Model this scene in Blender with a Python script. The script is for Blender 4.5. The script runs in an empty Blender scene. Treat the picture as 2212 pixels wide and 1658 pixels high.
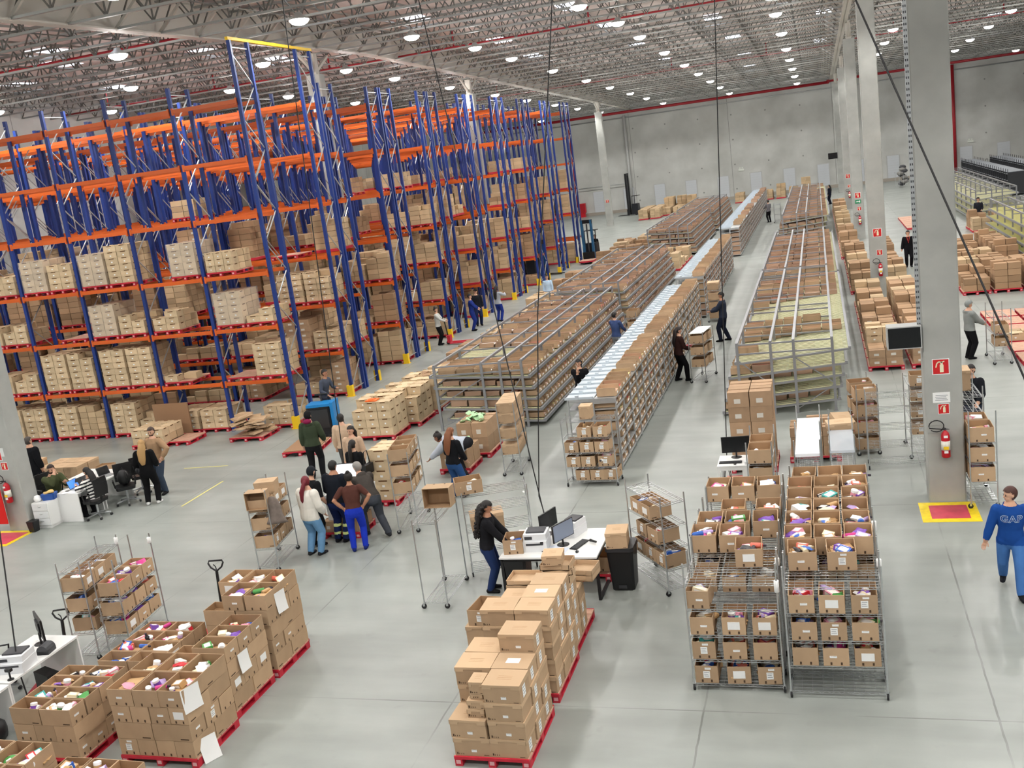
import bpy, bmesh, math, random
from mathutils import Vector, Matrix
from mathutils.bvhtree import BVHTree
random.seed(7)
PI = math.pi
R = math.radians
SC = bpy.context.scene
COL = SC.collection
V = Vector
ORD = ('first second third fourth fifth sixth seventh eighth ninth tenth eleventh twelfth thirteenth fourteenth fifteenth sixteenth '
       'seventeenth eighteenth nineteenth twentieth').split()
_T = 'zero one two three four five six seven eight nine ten eleven twelve thirteen fourteen fifteen sixteen seventeen eighteen nineteen'.split()
def nw(n):                       # number as a word
    if n < 20: return _T[n]
    t = ['twenty', 'thirty', 'forty', 'fifty', 'sixty', 'seventy', 'eighty', 'ninety'][n // 10 - 2]
    return t if n % 10 == 0 else t + '-' + _T[n % 10]
def ordw(n):                     # 1-based ordinal as a word
    if n <= 20: return ORD[n - 1]
    t, r = divmod(n, 10)
    base = ['twenty', 'thirty', 'forty', 'fifty', 'sixty'][t - 2]
    return (base[:-1] + 'ieth') if r == 0 else base + '-' + ORD[r - 1]

# ------------------------------------------------------------------ materials
def lin(c):
    return tuple((x / 12.92 if x <= .04045 else ((x + .055) / 1.055) ** 2.4) for x in c)
def rgb(h):
    return lin((int(h[0:2], 16) / 255, int(h[2:4], 16) / 255, int(h[4:6], 16) / 255))
MATS = {}
def mat(name, hexc, rough=.6, metal=0, emit=0, vary=0, noise=0, nscale=6., island=False, alpha=1, spec=.5, trans=0):
    if name in MATS: return MATS[name]
    m = bpy.data.materials.new(name); m.use_nodes = True
    nt = m.node_tree; b = nt.nodes['Principled BSDF']
    c = rgb(hexc)
    b.inputs['Base Color'].default_value = (*c, 1)
    b.inputs['Roughness'].default_value = rough
    b.inputs['Metallic'].default_value = metal
    b.inputs['Specular IOR Level'].default_value = spec
    if alpha < 1: b.inputs['Alpha'].default_value = alpha
    if trans: b.inputs['Transmission Weight'].default_value = trans
    if emit:
        b.inputs['Emission Color'].default_value = (*c, 1); b.inputs['Emission Strength'].default_value = emit
    fac = None
    if vary:
        if island:
            g = nt.nodes.new('ShaderNodeNewGeometry'); fac = g.outputs['Random Per Island']
        else:
            g = nt.nodes.new('ShaderNodeObjectInfo'); fac = g.outputs['Random']
        r = nt.nodes.new('ShaderNodeMapRange'); r.inputs['To Min'].default_value = 1 - vary; r.inputs['To Max'].default_value = 1 + vary
        nt.links.new(fac, r.inputs['Value']); fac = r.outputs['Result']
    if noise:
        tc = nt.nodes.new('ShaderNodeTexCoord'); n = nt.nodes.new('ShaderNodeTexNoise'); n.inputs['Scale'].default_value = nscale
        n.inputs['Detail'].default_value = 4
        nt.links.new(tc.outputs['Object'], n.inputs['Vector'])
        r = nt.nodes.new('ShaderNodeMapRange'); r.inputs['From Min'].default_value = .3; r.inputs['From Max'].default_value = .7
        r.inputs['To Min'].default_value = 1 - noise; r.inputs['To Max'].default_value = 1 + noise
        nt.links.new(n.outputs['Fac'], r.inputs['Value'])
        if fac is not None:
            q = nt.nodes.new('ShaderNodeMath'); q.operation = 'MULTIPLY'
            nt.links.new(fac, q.inputs[0]); nt.links.new(r.outputs['Result'], q.inputs[1]); fac = q.outputs[0]
        else: fac = r.outputs['Result']
    if fac is not None:
        hs = nt.nodes.new('ShaderNodeHueSaturation'); hs.inputs['Color'].default_value = (*c, 1)
        nt.links.new(fac, hs.inputs['Value']); nt.links.new(hs.outputs['Color'], b.inputs['Base Color'])
    MATS[name] = m
    return m
CARD = mat('cardboard', 'ba9d7e', .75, vary=.13, noise=.05, nscale=5, spec=.2)
CARDSHADE = mat('cardboard_inside_shaded', 'ab8a69', .8, vary=.1, spec=.15)  # darker copy of the cardboard, shade of carton insides put into the colour
LIDC = mat('cardboard_lid', 'caac8b', .75, vary=.09, spec=.2)
TANC = mat('tan_tray', 'd2ba98', .8, vary=.14, noise=.07, nscale=8, spec=.2)
TAND = mat('brown_carton', 'b09275', .8, vary=.13, noise=.06, nscale=6, spec=.2)
SEAM = mat('carton_seam', '6f5137', .9, spec=.1)
TANS = mat('tan_tray_pile', 'c4aa88', .8, vary=.2, island=True, spec=.2)
CARDS = mat('carton_pile', 'b0917a', .8, vary=.25, island=True, spec=.2)
WHITE = mat('white_paper', 'f4f4f2', .6)
MARK = mat('dark_print', '4c3826', .8)
CHROME = mat('chrome_wire', 'c9ccce', .28, .85)
GALV = mat('galvanised_steel', 'b9bcbd', .38, .55, noise=.05)
ALU = mat('aluminium_profile', '96979a', .42, .45)
TRUSS = mat('truss_steel', '949591', .5, .25)
TRUSSD = mat('truss_web', '66645f', .55, .2)
GIRD = mat('girder_paint', 'c3beb5', .6)
ROOF = mat('roof_sheet', 'dccfc9', .7, noise=.06, nscale=.6)
BLUE = mat('rack_blue', '18357e', .4, vary=.12)
ORANGE = mat('beam_orange', 'db6423', .4, vary=.08)
YEL = mat('guard_yellow', 'f3c81c', .5)
REDP = mat('pallet_red', 'c62338', .55, noise=.12, nscale=9, vary=.08)
DECK = mat('pallet_deck', 'cda28b', .75, noise=.12, nscale=7, vary=.08)
RED = mat('red_paint', 'c41226', .4)
PIPE = mat('sprinkler_red', 'a8202c', .45)
BLACK = mat('black_plastic', '141416', .45)
SCREEN = mat('dark_screen', '0b0c10', .2)
RUBBER = mat('rubber', '202022', .7)
DGREY = mat('dark_grey', '3a3b3f', .5)
WMEL = mat('white_melamine', 'eeeeec', .35)
WSHELF = mat('white_shelf_panel', 'ccd6de', .32, .2)
ROLL = mat('cream_rollers', 'd8d6ae', .5)
CABLE = mat('black_cable', '1b1b1d', .6)
LENS = mat('lamp_lens', 'fffdf4', .4, emit=26)
SKYL = mat('skylight_sheet', 'e9f0ff', .4, emit=4.5)
SHADE = mat('lamp_shade', 'b7b8b6', .4, .3)
PLASTIC = mat('printer_plastic', 'e6e8ea', .4)
BLUEP = mat('blue_plastic', '1b4d9c', .45)
TRUCKB = mat('truck_blue', '1780c4', .4)
LAPT = mat('laptop_screen_blue', '4a8df0', .3, emit=.6)
GLOWS = mat('white_screen', 'f5f8ff', .3, emit=1.0)
FILM = mat('stretch_film', 'e6e6ea', .18, alpha=.17)
CLEAR = mat('clear_sheet', 'dfe6ee', .15, alpha=.45)
GREENB = mat('green_bag', '57b94a', .5)

# ------------------------------------------------------------------ mesh builder
class MB:
    def __init__(s): s.v = []; s.f = []; s.m = []
    def add(s, vs, fs, mi=0):
        b = len(s.v); s.v += [tuple(x) for x in vs]; s.f += [tuple(i + b for i in f) for f in fs]; s.m += [mi] * len(fs)
    def box(s, c, d, mi=0, M=None):
        x, y, z = c; a, b, e = d[0] / 2, d[1] / 2, d[2] / 2
        vs = [V((x + i * a, y + j * b, z + k * e)) for k in (-1, 1) for j in (-1, 1) for i in (-1, 1)]
        if M is not None: vs = [M @ p for p in vs]
        s.add(vs, [(0, 2, 3, 1), (4, 5, 7, 6), (0, 1, 5, 4), (2, 6, 7, 3), (0, 4, 6, 2), (1, 3, 7, 5)], mi)
        return s
    def b2(s, p, q, mi=0):       # box from two corners
        return s.box([(p[i] + q[i]) / 2 for i in range(3)], [abs(q[i] - p[i]) for i in range(3)], mi)
    def tube(s, p, q, r, n=6, mi=0, r2=None):
        return s.loft([p, q], [r, r if r2 is None else r2], n, mi)
    def loft(s, ps, rs, n=8, mi=0, up=None, dome=False):
        ps = [V(p) for p in ps]
        rs = [(r, r) if not isinstance(r, tuple) else r for r in rs]
        if dome:                 # rounded ends
            d0 = (ps[0] - ps[1]).normalized(); d1 = (ps[-1] - ps[-2]).normalized()
            a, b = rs[0], rs[-1]; m0 = min(a); m1 = min(b)
            ps = [ps[0] + d0 * m0 * .9, ps[0] + d0 * m0 * .6] + ps + [ps[-1] + d1 * m1 * .6, ps[-1] + d1 * m1 * .9]
            rs = [(a[0] * .4, a[1] * .4), (a[0] * .78, a[1] * .78)] + rs + [(b[0] * .78, b[1] * .78), (b[0] * .4, b[1] * .4)]
        base = len(s.v); k = len(ps)
        for i, p in enumerate(ps):
            d = (ps[min(i + 1, k - 1)] - ps[max(i - 1, 0)]).normalized()
            u = V(up) if up else (V((1, 0, 0)) if abs(d.x) < .9 else V((0, 1, 0)))
            a = (u - d * u.dot(d)).normalized(); b = d.cross(a)
            for j in range(n):
                t = 2 * PI * (j + .5) / n
                s.v.append(tuple(p + a * math.cos(t) * rs[i][0] + b * math.sin(t) * rs[i][1]))
        for i in range(k - 1):
            for j in range(n):
                a, b = base + i * n + j, base + i * n + (j + 1) % n
                s.f.append((a, b, b + n, a + n)); s.m.append(mi)
        s.f.append(tuple(base + j for j in reversed(range(n)))); s.m.append(mi)
        s.f.append(tuple(base + (k - 1) * n + j for j in range(n))); s.m.append(mi)
        return s
    def lathe(s, prof, c=(0, 0, 0), n=16, mi=0):
        return s.loft([(c[0], c[1], c[2] + z) for r, z in prof], [max(r, 1e-4) for r, z in prof], n, mi, up=(1, 0, 0))
    def ball(s, c, r, n=10, mi=0, M=None):
        rx, ry, rz = r if isinstance(r, tuple) else (r, r, r)
        vs = [V((0, 0, -1))]; k = max(4, n // 2)
        for i in range(1, k):
            a = -PI / 2 + PI * i / k
            for j in range(n): vs.append(V((math.cos(a) * math.cos(2 * PI * j / n), math.cos(a) * math.sin(2 * PI * j / n), math.sin(a))))
        vs.append(V((0, 0, 1)))
        fs = [(0, 1 + (j + 1) % n, 1 + j) for j in range(n)]
        for i in range(k - 2):
            for j in range(n):
                a, b = 1 + i * n + j, 1 + i * n + (j + 1) % n
                fs.append((a, b, b + n, a + n))
        l = len(vs) - 1; o = 1 + (k - 2) * n
        fs += [(o + j, o + (j + 1) % n, l) for j in range(n)]
        out = []
        for p in vs:
            p = V((p.x * rx, p.y * ry, p.z * rz))
            if M is not None: p = M @ p
            out.append(p + V(c))
        s.add(out, fs, mi); return s
    def mesh(s, name, mats=(), smooth=False):
        me = bpy.data.meshes.new(name); me.from_pydata(s.v, [], s.f)
        for m in mats: me.materials.append(m)
        if len(mats) > 1: me.polygons.foreach_set('material_index', s.m)
        if smooth: me.polygons.foreach_set('use_smooth', [True] * len(s.f))
        me.update(); return me
def link(name, me, parent=None, loc=None, rotz=None, label=None):
    o = bpy.data.objects.new(name, me); COL.objects.link(o)
    if parent is not None: o.parent = parent
    if loc is not None: o.location = loc
    if rotz: o.rotation_euler = (0, 0, rotz)
    if label: o['label'] = label
    return o
def tag(o, label, cat, group=None, kind=None):
    o['label'] = label; o['category'] = cat
    if group: o['group'] = group
    if kind: o['kind'] = kind
    return o
def thing(name, label, cat, loc=(0, 0, 0), rotz=0, group=None):
    o = bpy.data.objects.new(name, None); COL.objects.link(o); o.empty_display_size = .1
    o.location = loc; o.rotation_euler = (0, 0, rotz)
    return tag(o, label, cat, group)
def struct(name, me, label=None, cat=None, loc=None):
    o = link(name, me, loc=loc); o['kind'] = 'structure'
    if label: o['label'] = label
    if cat: o['category'] = cat
    return o
def children(o): return list(o.children)
def copy_tree(root, loc, rotz=None, label=None, group=None):
    r = root.copy(); COL.objects.link(r); r.location = loc
    if rotz is not None: r.rotation_euler = (0, 0, rotz)
    if label: r['label'] = label
    if group: r['group'] = group
    for c in root.children:
        d = c.copy(); COL.objects.link(d); d.parent = r
        for e in c.children:
            g = e.copy(); COL.objects.link(g); g.parent = d
    return r
CACHE = {}
def cached(key, fn):
    if key not in CACHE: CACHE[key] = fn()
    return CACHE[key]

# ------------------------------------------------------------------ camera
def setup_camera():
    f, yaw, pitch, roll, h = 2178.144, -.3143, .2134, -.1348, 7.3355
    fw = V((math.sin(yaw) * math.cos(pitch), math.cos(yaw) * math.cos(pitch), -math.sin(pitch)))
    r = V((math.cos(yaw), -math.sin(yaw), 0)); u = r.cross(fw)
    r2 = r * math.cos(roll) + u * math.sin(roll); u2 = u * math.cos(roll) - r * math.sin(roll)
    cam = bpy.data.cameras.new('camera'); cam.sensor_width = 36; cam.sensor_fit = 'HORIZONTAL'; cam.lens = f / 2212 * 36
    cam.clip_start = .1; cam.clip_end = 400
    o = bpy.data.objects.new('camera', cam); COL.objects.link(o)
    M = Matrix.Identity(4)
    for i in range(3): M[i][0], M[i][1], M[i][2] = r2[i], u2[i], -fw[i]
    M[2][3] = h
    o.matrix_world = M; SC.camera = o
    return V((0, 0, h))
CAMP = setup_camera()

# ------------------------------------------------------------------ hall shell
X0, X1, Y0, Y1 = -41.5, 46.0, -4.0, 119.6
def zl(y): return 12.85 - .0235 * abs(y - 46)      # level of the lamps under the pitched roof
def zc(y): return zl(y) + .42                      # bottom chords
def zr(y): return zl(y) + 1.75                     # roof sheet

def floor_mat():
    m = bpy.data.materials.new('polished_concrete'); m.use_nodes = True; nt = m.node_tree; N = nt.nodes.new; L = nt.links.new
    b = nt.nodes['Principled BSDF']; b.inputs['Roughness'].default_value = .33; b.inputs['Specular IOR Level'].default_value = .42
    tc = N('ShaderNodeTexCoord')
    def noise(scale, detail, vec=None):
        n = N('ShaderNodeTexNoise'); n.inputs['Scale'].default_value = scale; n.inputs['Detail'].default_value = detail
        L(vec or tc.outputs['Object'], n.inputs['Vector']); return n.outputs['Fac']
    mp = N('ShaderNodeMapping'); mp.inputs['Scale'].default_value = (.35, 1.6, 1); mp.inputs['Rotation'].default_value = (0, 0, .5)
    L(tc.outputs['Object'], mp.inputs['Vector'])
    r1 = N('ShaderNodeValToRGB'); r1.color_ramp.elements[0].color = (*rgb('888d88'), 1); r1.color_ramp.elements[1].color = (*rgb('a6aba6'), 1)
    r1.color_ramp.elements[0].position = .3; r1.color_ramp.elements[1].position = .72
    mx = N('ShaderNodeMath'); mx.operation = 'ADD'; h = N('ShaderNodeMath'); h.operation = 'MULTIPLY'; h.inputs[1].default_value = .5
    L(noise(.55, 6), mx.inputs[0]); L(noise(1.1, 5, mp.outputs['Vector']), mx.inputs[1]); L(mx.outputs[0], h.inputs[0]); L(h.outputs[0], r1.inputs['Fac'])
    # construction joints on a real grid, plus a few scuffs
    sx = N('ShaderNodeSeparateXYZ'); L(tc.outputs['Object'], sx.inputs[0])
    wob = N('ShaderNodeMath'); wob.operation = 'MULTIPLY_ADD'; wob.inputs[1].default_value = .03; L(noise(3, 2), wob.inputs[0])
    def joint(out, off, step, w):
        a = N('ShaderNodeMath'); a.operation = 'ADD'; a.inputs[1].default_value = off; L(out, a.inputs[0])
        if w > .012: L(a.outputs[0], wob.inputs[2]); src = wob.outputs[0]
        else: src = a.outputs[0]
        p = N('ShaderNodeMath'); p.operation = 'PINGPONG'; p.inputs[1].default_value = step / 2; L(src, p.inputs[0])
        c = N('ShaderNodeMath'); c.operation = 'LESS_THAN'; c.inputs[1].default_value = w; L(p.outputs[0], c.inputs[0]); return c.outputs[0]
    j1 = joint(sx.outputs['X'], 1.87 + 200 * 3.56, 3.56, .013); j2 = joint(sx.outputs['Y'], -19.55 + 100 * 7.5, 7.5, .011)
    jm = N('ShaderNodeMath'); jm.operation = 'MAXIMUM'; L(j1, jm.inputs[0]); L(j2, jm.inputs[1])
    jn = N('ShaderNodeMapRange'); jn.inputs['From Min'].default_value = .35; jn.inputs['From Max'].default_value = .6
    L(noise(.7, 3), jn.inputs['Value'])
    jk = N('ShaderNodeMath'); jk.operation = 'MULTIPLY'; L(jm.outputs[0], jk.inputs[0]); L(jn.outputs[0], jk.inputs[1])
    jj = N('ShaderNodeMath'); jj.operation = 'MULTIPLY'; jj.inputs[1].default_value = .55; L(jk.outputs[0], jj.inputs[0])
    mix = N('ShaderNodeMix'); mix.data_type = 'RGBA'; L(jj.outputs[0], mix.inputs[0]); L(r1.outputs['Color'], mix.inputs[6]); mix.inputs[7].default_value = (*rgb('4c4d49'), 1)
    sc = N('ShaderNodeMapRange'); sc.inputs['From Min'].default_value = .66; sc.inputs['From Max'].default_value = .74; L(noise(2.3, 3), sc.inputs['Value'])
    s2 = N('ShaderNodeMath'); s2.operation = 'MULTIPLY'; s2.inputs[1].default_value = .22; L(sc.outputs[0], s2.inputs[0])
    m2 = N('ShaderNodeMix'); m2.data_type = 'RGBA'; L(s2.outputs[0], m2.inputs[0]); L(mix.outputs[2], m2.inputs[6]); m2.inputs[7].default_value = (*rgb('7c7d78'), 1)
    L(m2.outputs[2], b.inputs['Base Color'])
    rr = N('ShaderNodeMapRange'); rr.inputs['To Min'].default_value = .26; rr.inputs['To Max'].default_value = .48; L(noise(.9, 5), rr.inputs['Value']); L(rr.outputs[0], b.inputs['Roughness'])
    return m
def wall_mat(name, axis):
    m = bpy.data.materials.new(name); m.use_nodes = True; nt = m.node_tree; N = nt.nodes.new; L = nt.links.new
    b = nt.nodes['Principled BSDF']; b.inputs['Roughness'].default_value = .75
    tc = N('ShaderNodeTexCoord'); sx = N('ShaderNodeSeparateXYZ'); L(tc.outputs['Object'], sx.inputs[0])
    n = N('ShaderNodeTexNoise'); n.inputs['Scale'].default_value = .35; n.inputs['Detail'].default_value = 6; L(tc.outputs['Object'], n.inputs['Vector'])
    r = N('ShaderNodeValToRGB'); r.color_ramp.elements[0].color = (*rgb('b4b5b0'), 1); r.color_ramp.elements[1].color = (*rgb('d2d3cf'), 1)
    r.color_ramp.elements[0].position = .3; r.color_ramp.elements[1].position = .7; L(n.outputs['Fac'], r.inputs['Fac'])
    def pp(out, off, step):
        a = N('ShaderNodeMath'); a.operation = 'ADD'; a.inputs[1].default_value = off; L(out, a.inputs[0])
        p = N('ShaderNodeMath'); p.operation = 'PINGPONG'; p.inputs[1].default_value = step / 2; L(a.outputs[0], p.inputs[0]); return p.outputs[0]
    def lt(o, w):
        c = N('ShaderNodeMath'); c.operation = 'LESS_THAN'; c.inputs[1].default_value = w; L(o, c.inputs[0]); return c.outputs[0]
    A = sx.outputs[axis]
    seam = lt(pp(A, 401.3, 11.2), .025)
    # tie holes: dots on a 3.7 x 2.8 m grid
    px = pp(A, 400.6, 3.73); pz = pp(sx.outputs['Z'], 100.6, 2.75)
    q = N('ShaderNodeVectorMath'); q.operation = 'LENGTH'; cb = N('ShaderNodeCombineXYZ'); L(px, cb.inputs[0]); L(pz, cb.inputs[1]); L(cb.outputs[0], q.inputs[0])
    dot = lt(q.outputs['Value'], .085)
    mxx = N('ShaderNodeMath'); mxx.operation = 'MAXIMUM'; L(seam, mxx.inputs[0]); L(dot, mxx.inputs[1])
    k = N('ShaderNodeMath'); k.operation = 'MULTIPLY'; k.inputs[1].default_value = .6; L(mxx.outputs[0], k.inputs[0])
    mix = N('ShaderNodeMix'); mix.data_type = 'RGBA'; L(k.outputs[0], mix.inputs[0]); L(r.outputs['Color'], mix.inputs[6]); mix.inputs[7].default_value = (*rgb('4a4b49'), 1)
    L(mix.outputs[2], b.inputs['Base Color'])
    return m
CONC = mat('pillar_concrete', 'a9aaa5', .7, noise=.13, nscale=1.3)
struct('floor', MB().b2((X0, Y0, -.2), (X1, Y1, 0)).mesh('floor', [floor_mat()]), 'pale grey polished concrete warehouse floor')
struct('wall_back', MB().b2((X0, Y1, 0), (X1, Y1 + .3, 13)).mesh('wall_back', [wall_mat('tilt_up_concrete', 'X')]))
struct('wall_left', MB().b2((X0 - .3, Y0, 0), (X0, Y1, 15)).mesh('wall_left', [wall_mat('tilt_up_concrete_side', 'Y')]))
struct('wall_right', MB().b2((X1, Y0, 0), (X1 + .3, Y1, 15)).mesh('wall_right', [MATS.get('x') or bpy.data.materials['tilt_up_concrete_side']]))
mb = MB()
for ya, yb in ((Y0, 46), (46, Y1 + .3)):
    mb.add([(X0, ya, zr(ya)), (X1, ya, zr(ya)), (X1, yb, zr(yb)), (X0, yb, zr(yb))], [(0, 1, 2, 3)])
struct('ceiling', mb.mesh('ceiling', [ROOF]), 'pale pitched metal roof over the steel trusses')
# baseboard strip
struct('trim_1', MB().b2((X0, Y1 - .06, 0), (X1, Y1 - .001, .35)).mesh('trim', [mat('wall_base', 'a59d92', .8)]))

# lattice joists along x, one mesh per 21.7 m span
SPAN = [(-41.5, -20.4), (-20.0, 1.75), (2.15, 23.8), (24.2, 45.9)]
def joist(L_):
    m = MB(); h = .95; n = int(L_ / 1.25); p = L_ / n
    for z in (0, h):
        m.b2((0, -.06, z - .035), (L_, .06, z + .035), 0)
    for i in range(n):
        for k in (0, 1):
            x = (i + k) * p; xm = (i + .5) * p
            M = None
            m.loft([(x, 0, 0), (xm, 0, h)], [.027, .027], 4, 1)
        if i % 2: m.b2((i * p - .02, -.02, 0), (i * p + .02, .02, h), 1)
    return m.mesh('joist', [TRUSS, TRUSSD])
for si, (a, b) in enumerate(SPAN):
    me = joist(b - a); y = 19.0; i = 0
    while y < 118.5:
        o = struct('ceiling_truss', me, loc=(a, y, zc(y) + .04)); y += 2.2; i += 1
# purlins along y above joists + bridging rods
pur = MB()
for x in [X0 + 1.5 + 2.4 * i for i in range(36)]:
    for ya, yb in ((16, 46), (46, Y1)):
        pur.loft([(x, ya, zr(ya) - .2), (x, yb, zr(yb) - .2)], [.05, .05], 4)
struct('ceiling_purlin', pur.mesh('purlins', [TRUSS]))
brd = MB()
for x in [X0 + 3.5 + 5.4 * i for i in range(16)]:
    for ya, yb in ((16, 46), (46, Y1)):
        brd.loft([(x, ya, zc(ya) + .1), (x, yb, zc(yb) + .1)], [.022, .022], 4)
struct('ceiling_bridging', brd.mesh('bridging', [TRUSSD]))
# plate girders along y on the pillar rows, with knee braces
for gi, gx in enumerate((-20.2, 1.95, 24.0)):
    g = MB()
    for ya, yb in ((8, 46), (46, Y1)):
        for zo, w, t in ((0, .42, .05), (1.1, .42, .05)):
            g.add([(gx + i * w / 2, y, zc(y) + zo + k * t) for y in (ya, yb) for k in (0, 1) for i in (-1, 1)],
                  [(0, 1, 3, 2), (4, 6, 7, 5), (0, 4, 5, 1), (2, 3, 7, 6), (0, 2, 6, 4), (1, 5, 7, 3)])
        g.add([(gx + i * .02, y, zc(y) + k) for y in (ya, yb) for k in (0, 1.1) for i in (-1, 1)],
              [(0, 1, 3, 2), (4, 6, 7, 5), (0, 4, 5, 1), (2, 3, 7, 6), (0, 2, 6, 4), (1, 5, 7, 3)])
    y = 19.0
    while y < 118:
        for s in (-1, 1):
            g.loft([(gx + s * .1, y, zc(y) + .02), (gx + s * 1.25, y, zc(y) + .95)], [.06, .06], 4)
        y += 2.2
    struct('ceiling_girder', g.mesh('girder', [GIRD]))

# pillars
def pillar(i, x, y, w=.66, d=.5, top=None):
    m = MB(); h = (top or zc(y)) - .02; c = .025
    prof = [(-w / 2 + c, -d / 2), (w / 2 - c, -d / 2), (w / 2, -d / 2 + c), (w / 2, d / 2 - c), (w / 2 - c, d / 2), (-w / 2 + c, d / 2), (-w / 2, d / 2 - c), (-w / 2, -d / 2 + c)]
    m.add([(a, b, z) for z in (0, h - .9) for a, b in prof], [tuple(reversed(range(8))), tuple(range(8, 16))] + [(k, (k + 1) % 8, 8 + (k + 1) % 8, 8 + k) for k in range(8)], 0)
    m.box((0, 0, h - .45), (.3, .3, .9), 1)                       # steel stub under the girder
    for s in (-1, 1): m.loft([(0, s * .15, h - .75), (0, s * 1.5, h)], [.09, .07], 4, 1)
    struct('pillar_%d' % i, m.mesh('pillar', [CONC, GIRD]), loc=(x, y, 0))
PR = [(1.96, 19.9), (2.12, 43.9), (2.2, 66.2), (2.3, 89.5), (2.2, 110)]
for i, (x, y) in enumerate(PR): pillar(i + 1, x, y)
for i, (x, y) in enumerate([(-19.72, 19.55), (-20.9, 42.3), (-20.8, 63.3), (-20.1, 100.3)]): pillar(i + 6, x, y)
pillar(10, 24, 66.2); pillar(11, 24, 89.5)

# dock doors in the back wall
dm = mat('dock_door', 'ccd0d4', .5)
for k in range(13):
    x = -25 + 3.65 * k
    m = MB().b2((x - .68, Y1 - .05, .28), (x + .68, Y1 - .002, 2.78), 1)
    for j in range(9): m.b2((x - .6, Y1 - .075, .34 + j * .265), (x + .6, Y1 - .05, .34 + j * .265 + .255), 0)
    struct('door_%d' % (k + 1), m.mesh('dock_door', [dm, mat('door_frame', 'b9bab8', .6)]), 'pale dock door in the back wall')

# skylights, lamps
def skylight(x, y, i):
    t = .0235 if y < 46 else -.0235
    m = MB(); z = zr(y) - .02
    m.add([(x - .5, y - 1.1, z - 1.1 * t), (x + .5, y - 1.1, z - 1.1 * t), (x + .5, y + 1.1, z + 1.1 * t), (x - .5, y + 1.1, z + 1.1 * t)], [(0, 1, 2, 3)])
    o = link('skylight', m.mesh('skylight', [SKYL])); o['kind'] = 'structure'
for i, (x, y) in enumerate([(-22.4, 29.3), (-32.8, 40.7), (-27.8, 45.4), (-27.4, 51.5), (-37.5, 50.6), (-38.6, 44.8), (-12.2, 38.5), (-11.6, 44.6), (-6.2, 41.5), (-17.6, 47), (-11.2, 51.5), (-10.9, 60),
                            (-23.5, 58), (-17, 58.5), (-23.2, 68), (-17.5, 68), (-5.8, 52), (-1.2, 60), (-5.4, 64), (-11.1, 71), (-5.1, 76), (-11, 84), (-5.2, 90), (1, 70), (.8, 88), (7.8, 62), (13.2, 66), (8.2, 84), (13.6, 90), (-30, 37), (-16.5, 33), (-5.5, 102)]):
    skylight(x, y, i)
COLX = [(-35.75, 'outermost'), (-28.4, 'sixth'), (-21.8, 'fifth'), (-15.05, 'fourth'), (-8.2, 'third'), (-1.5, 'second')]
def lamp_meshes():
    a = MB().lathe([(.05, .06), (.1, .04), (.13, -.02), (.3, -.14), (.32, -.17), (.3, -.17)], n=20).mesh('shade', [SHADE], True)
    b = MB().lathe([(.31, -.165), (.31, -.2), (.25, -.27), (.15, -.32), (.04, -.335)], n=20).mesh('lens', [LENS], True)
    c = MB().tube((0, 0, .02), (0, 0, .45), .012).mesh('rod', [TRUSSD])
    return a, b, c
LA, LB_, LC = lamp_meshes()
LROW = [21, 30, 39.5, 47.6, 53.7, 62.6, 72.2, 80.8, 90, 99, 110]  # nearest row lies out of view, added for illumination
spot_n = 0
SPOTD = None
def lamp(x, y, label, power=True):
    global SPOTD, GLOWD
    z = zl(y) + .22
    t = thing('high_bay_lamp', label, 'lamp', (x, y, z), group='round high bay lamps under the roof')
    link('shade', LA, t); link('lens', LB_, t); link('rod', LC, t)
    if power:
        if SPOTD is None:
            SPOTD = bpy.data.lights.new('high_bay_light', 'SPOT'); SPOTD.energy = 930; SPOTD.spot_size = R(142); SPOTD.spot_blend = .22
            SPOTD.shadow_soft_size = .28; SPOTD.color = (1, .985, .95)
            GLOWD = bpy.data.lights.new('high_bay_glow', 'POINT'); GLOWD.energy = 170; GLOWD.shadow_soft_size = .3; GLOWD.color = (1, .98, .95)
        l = bpy.data.objects.new('lamp_light', SPOTD); COL.objects.link(l); l.parent = t; l.location = (0, 0, -.5)
        l = bpy.data.objects.new('lamp_glow', GLOWD); COL.objects.link(l); l.parent = t; l.location = (0, 0, -.75)
NEARF = ['near edge of the roof'] + [None] * 10
for x, cn in COLX:
    for i, y in enumerate(LROW):
        if x == -35.75 and y > 56: continue
        if x < -34 and y < 36: pass
        lamp(x, y, 'lit round lamp, %s from the camera in the %s lengthwise lamp row from the pillars' % (ORD[i], cn))
for x, cn in ((5, 'first bay'), (11.7, 'second bay'), (18.4, 'third bay')):
    for i, y in enumerate([22, 31, 40, 49, 59, 70.5, 79, 88, 97, 109]):
        if x > 16 and y < 90 and y > 60: continue
        lamp(x, y, 'lit round lamp, %s from the camera in the %s row beyond the pillars' % (ORD[i], cn.split()[0]))

# sprinkler pipes
def pipe(label, pts, r, m=PIPE, name='sprinkler_pipe', stubs=()):
    k = MB()
    for p, q in zip(pts, pts[1:]): k.loft([p, q], [r, r], 8)
    for p in pts[1:-1]: k.ball(p, r * 1.02, 8)
    for a, b in stubs: k.loft([a, b], [r * .7, r * .7], 6)
    return tag(link(name, k.mesh(name, [m], True)), label, 'pipe')
for y, xa, xb, lb in ((50.6, X0 + .4, 1.6, 'dark red sprinkler pipe crossing under the trusses nearest the camera'), (80.5, X0 + .4, 1.6, 'red sprinkler pipe crossing under the trusses midway down the hall'),
                      (78.6, 2.6, 40, 'red sprinkler pipe crossing beyond the pillar row'), (33, X0 + .4, -20.8, 'dark red sprinkler pipe above the nearest rack bays')):
    z = zc(y) + .22
    pipe(lb, [(xa, y, z), (xb, y, z)], .07, stubs=[((x, y, z), (x, y, z + .8)) for x in [xa + 3 + 7 * i for i in range(int((xb - xa) / 7))]])
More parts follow.
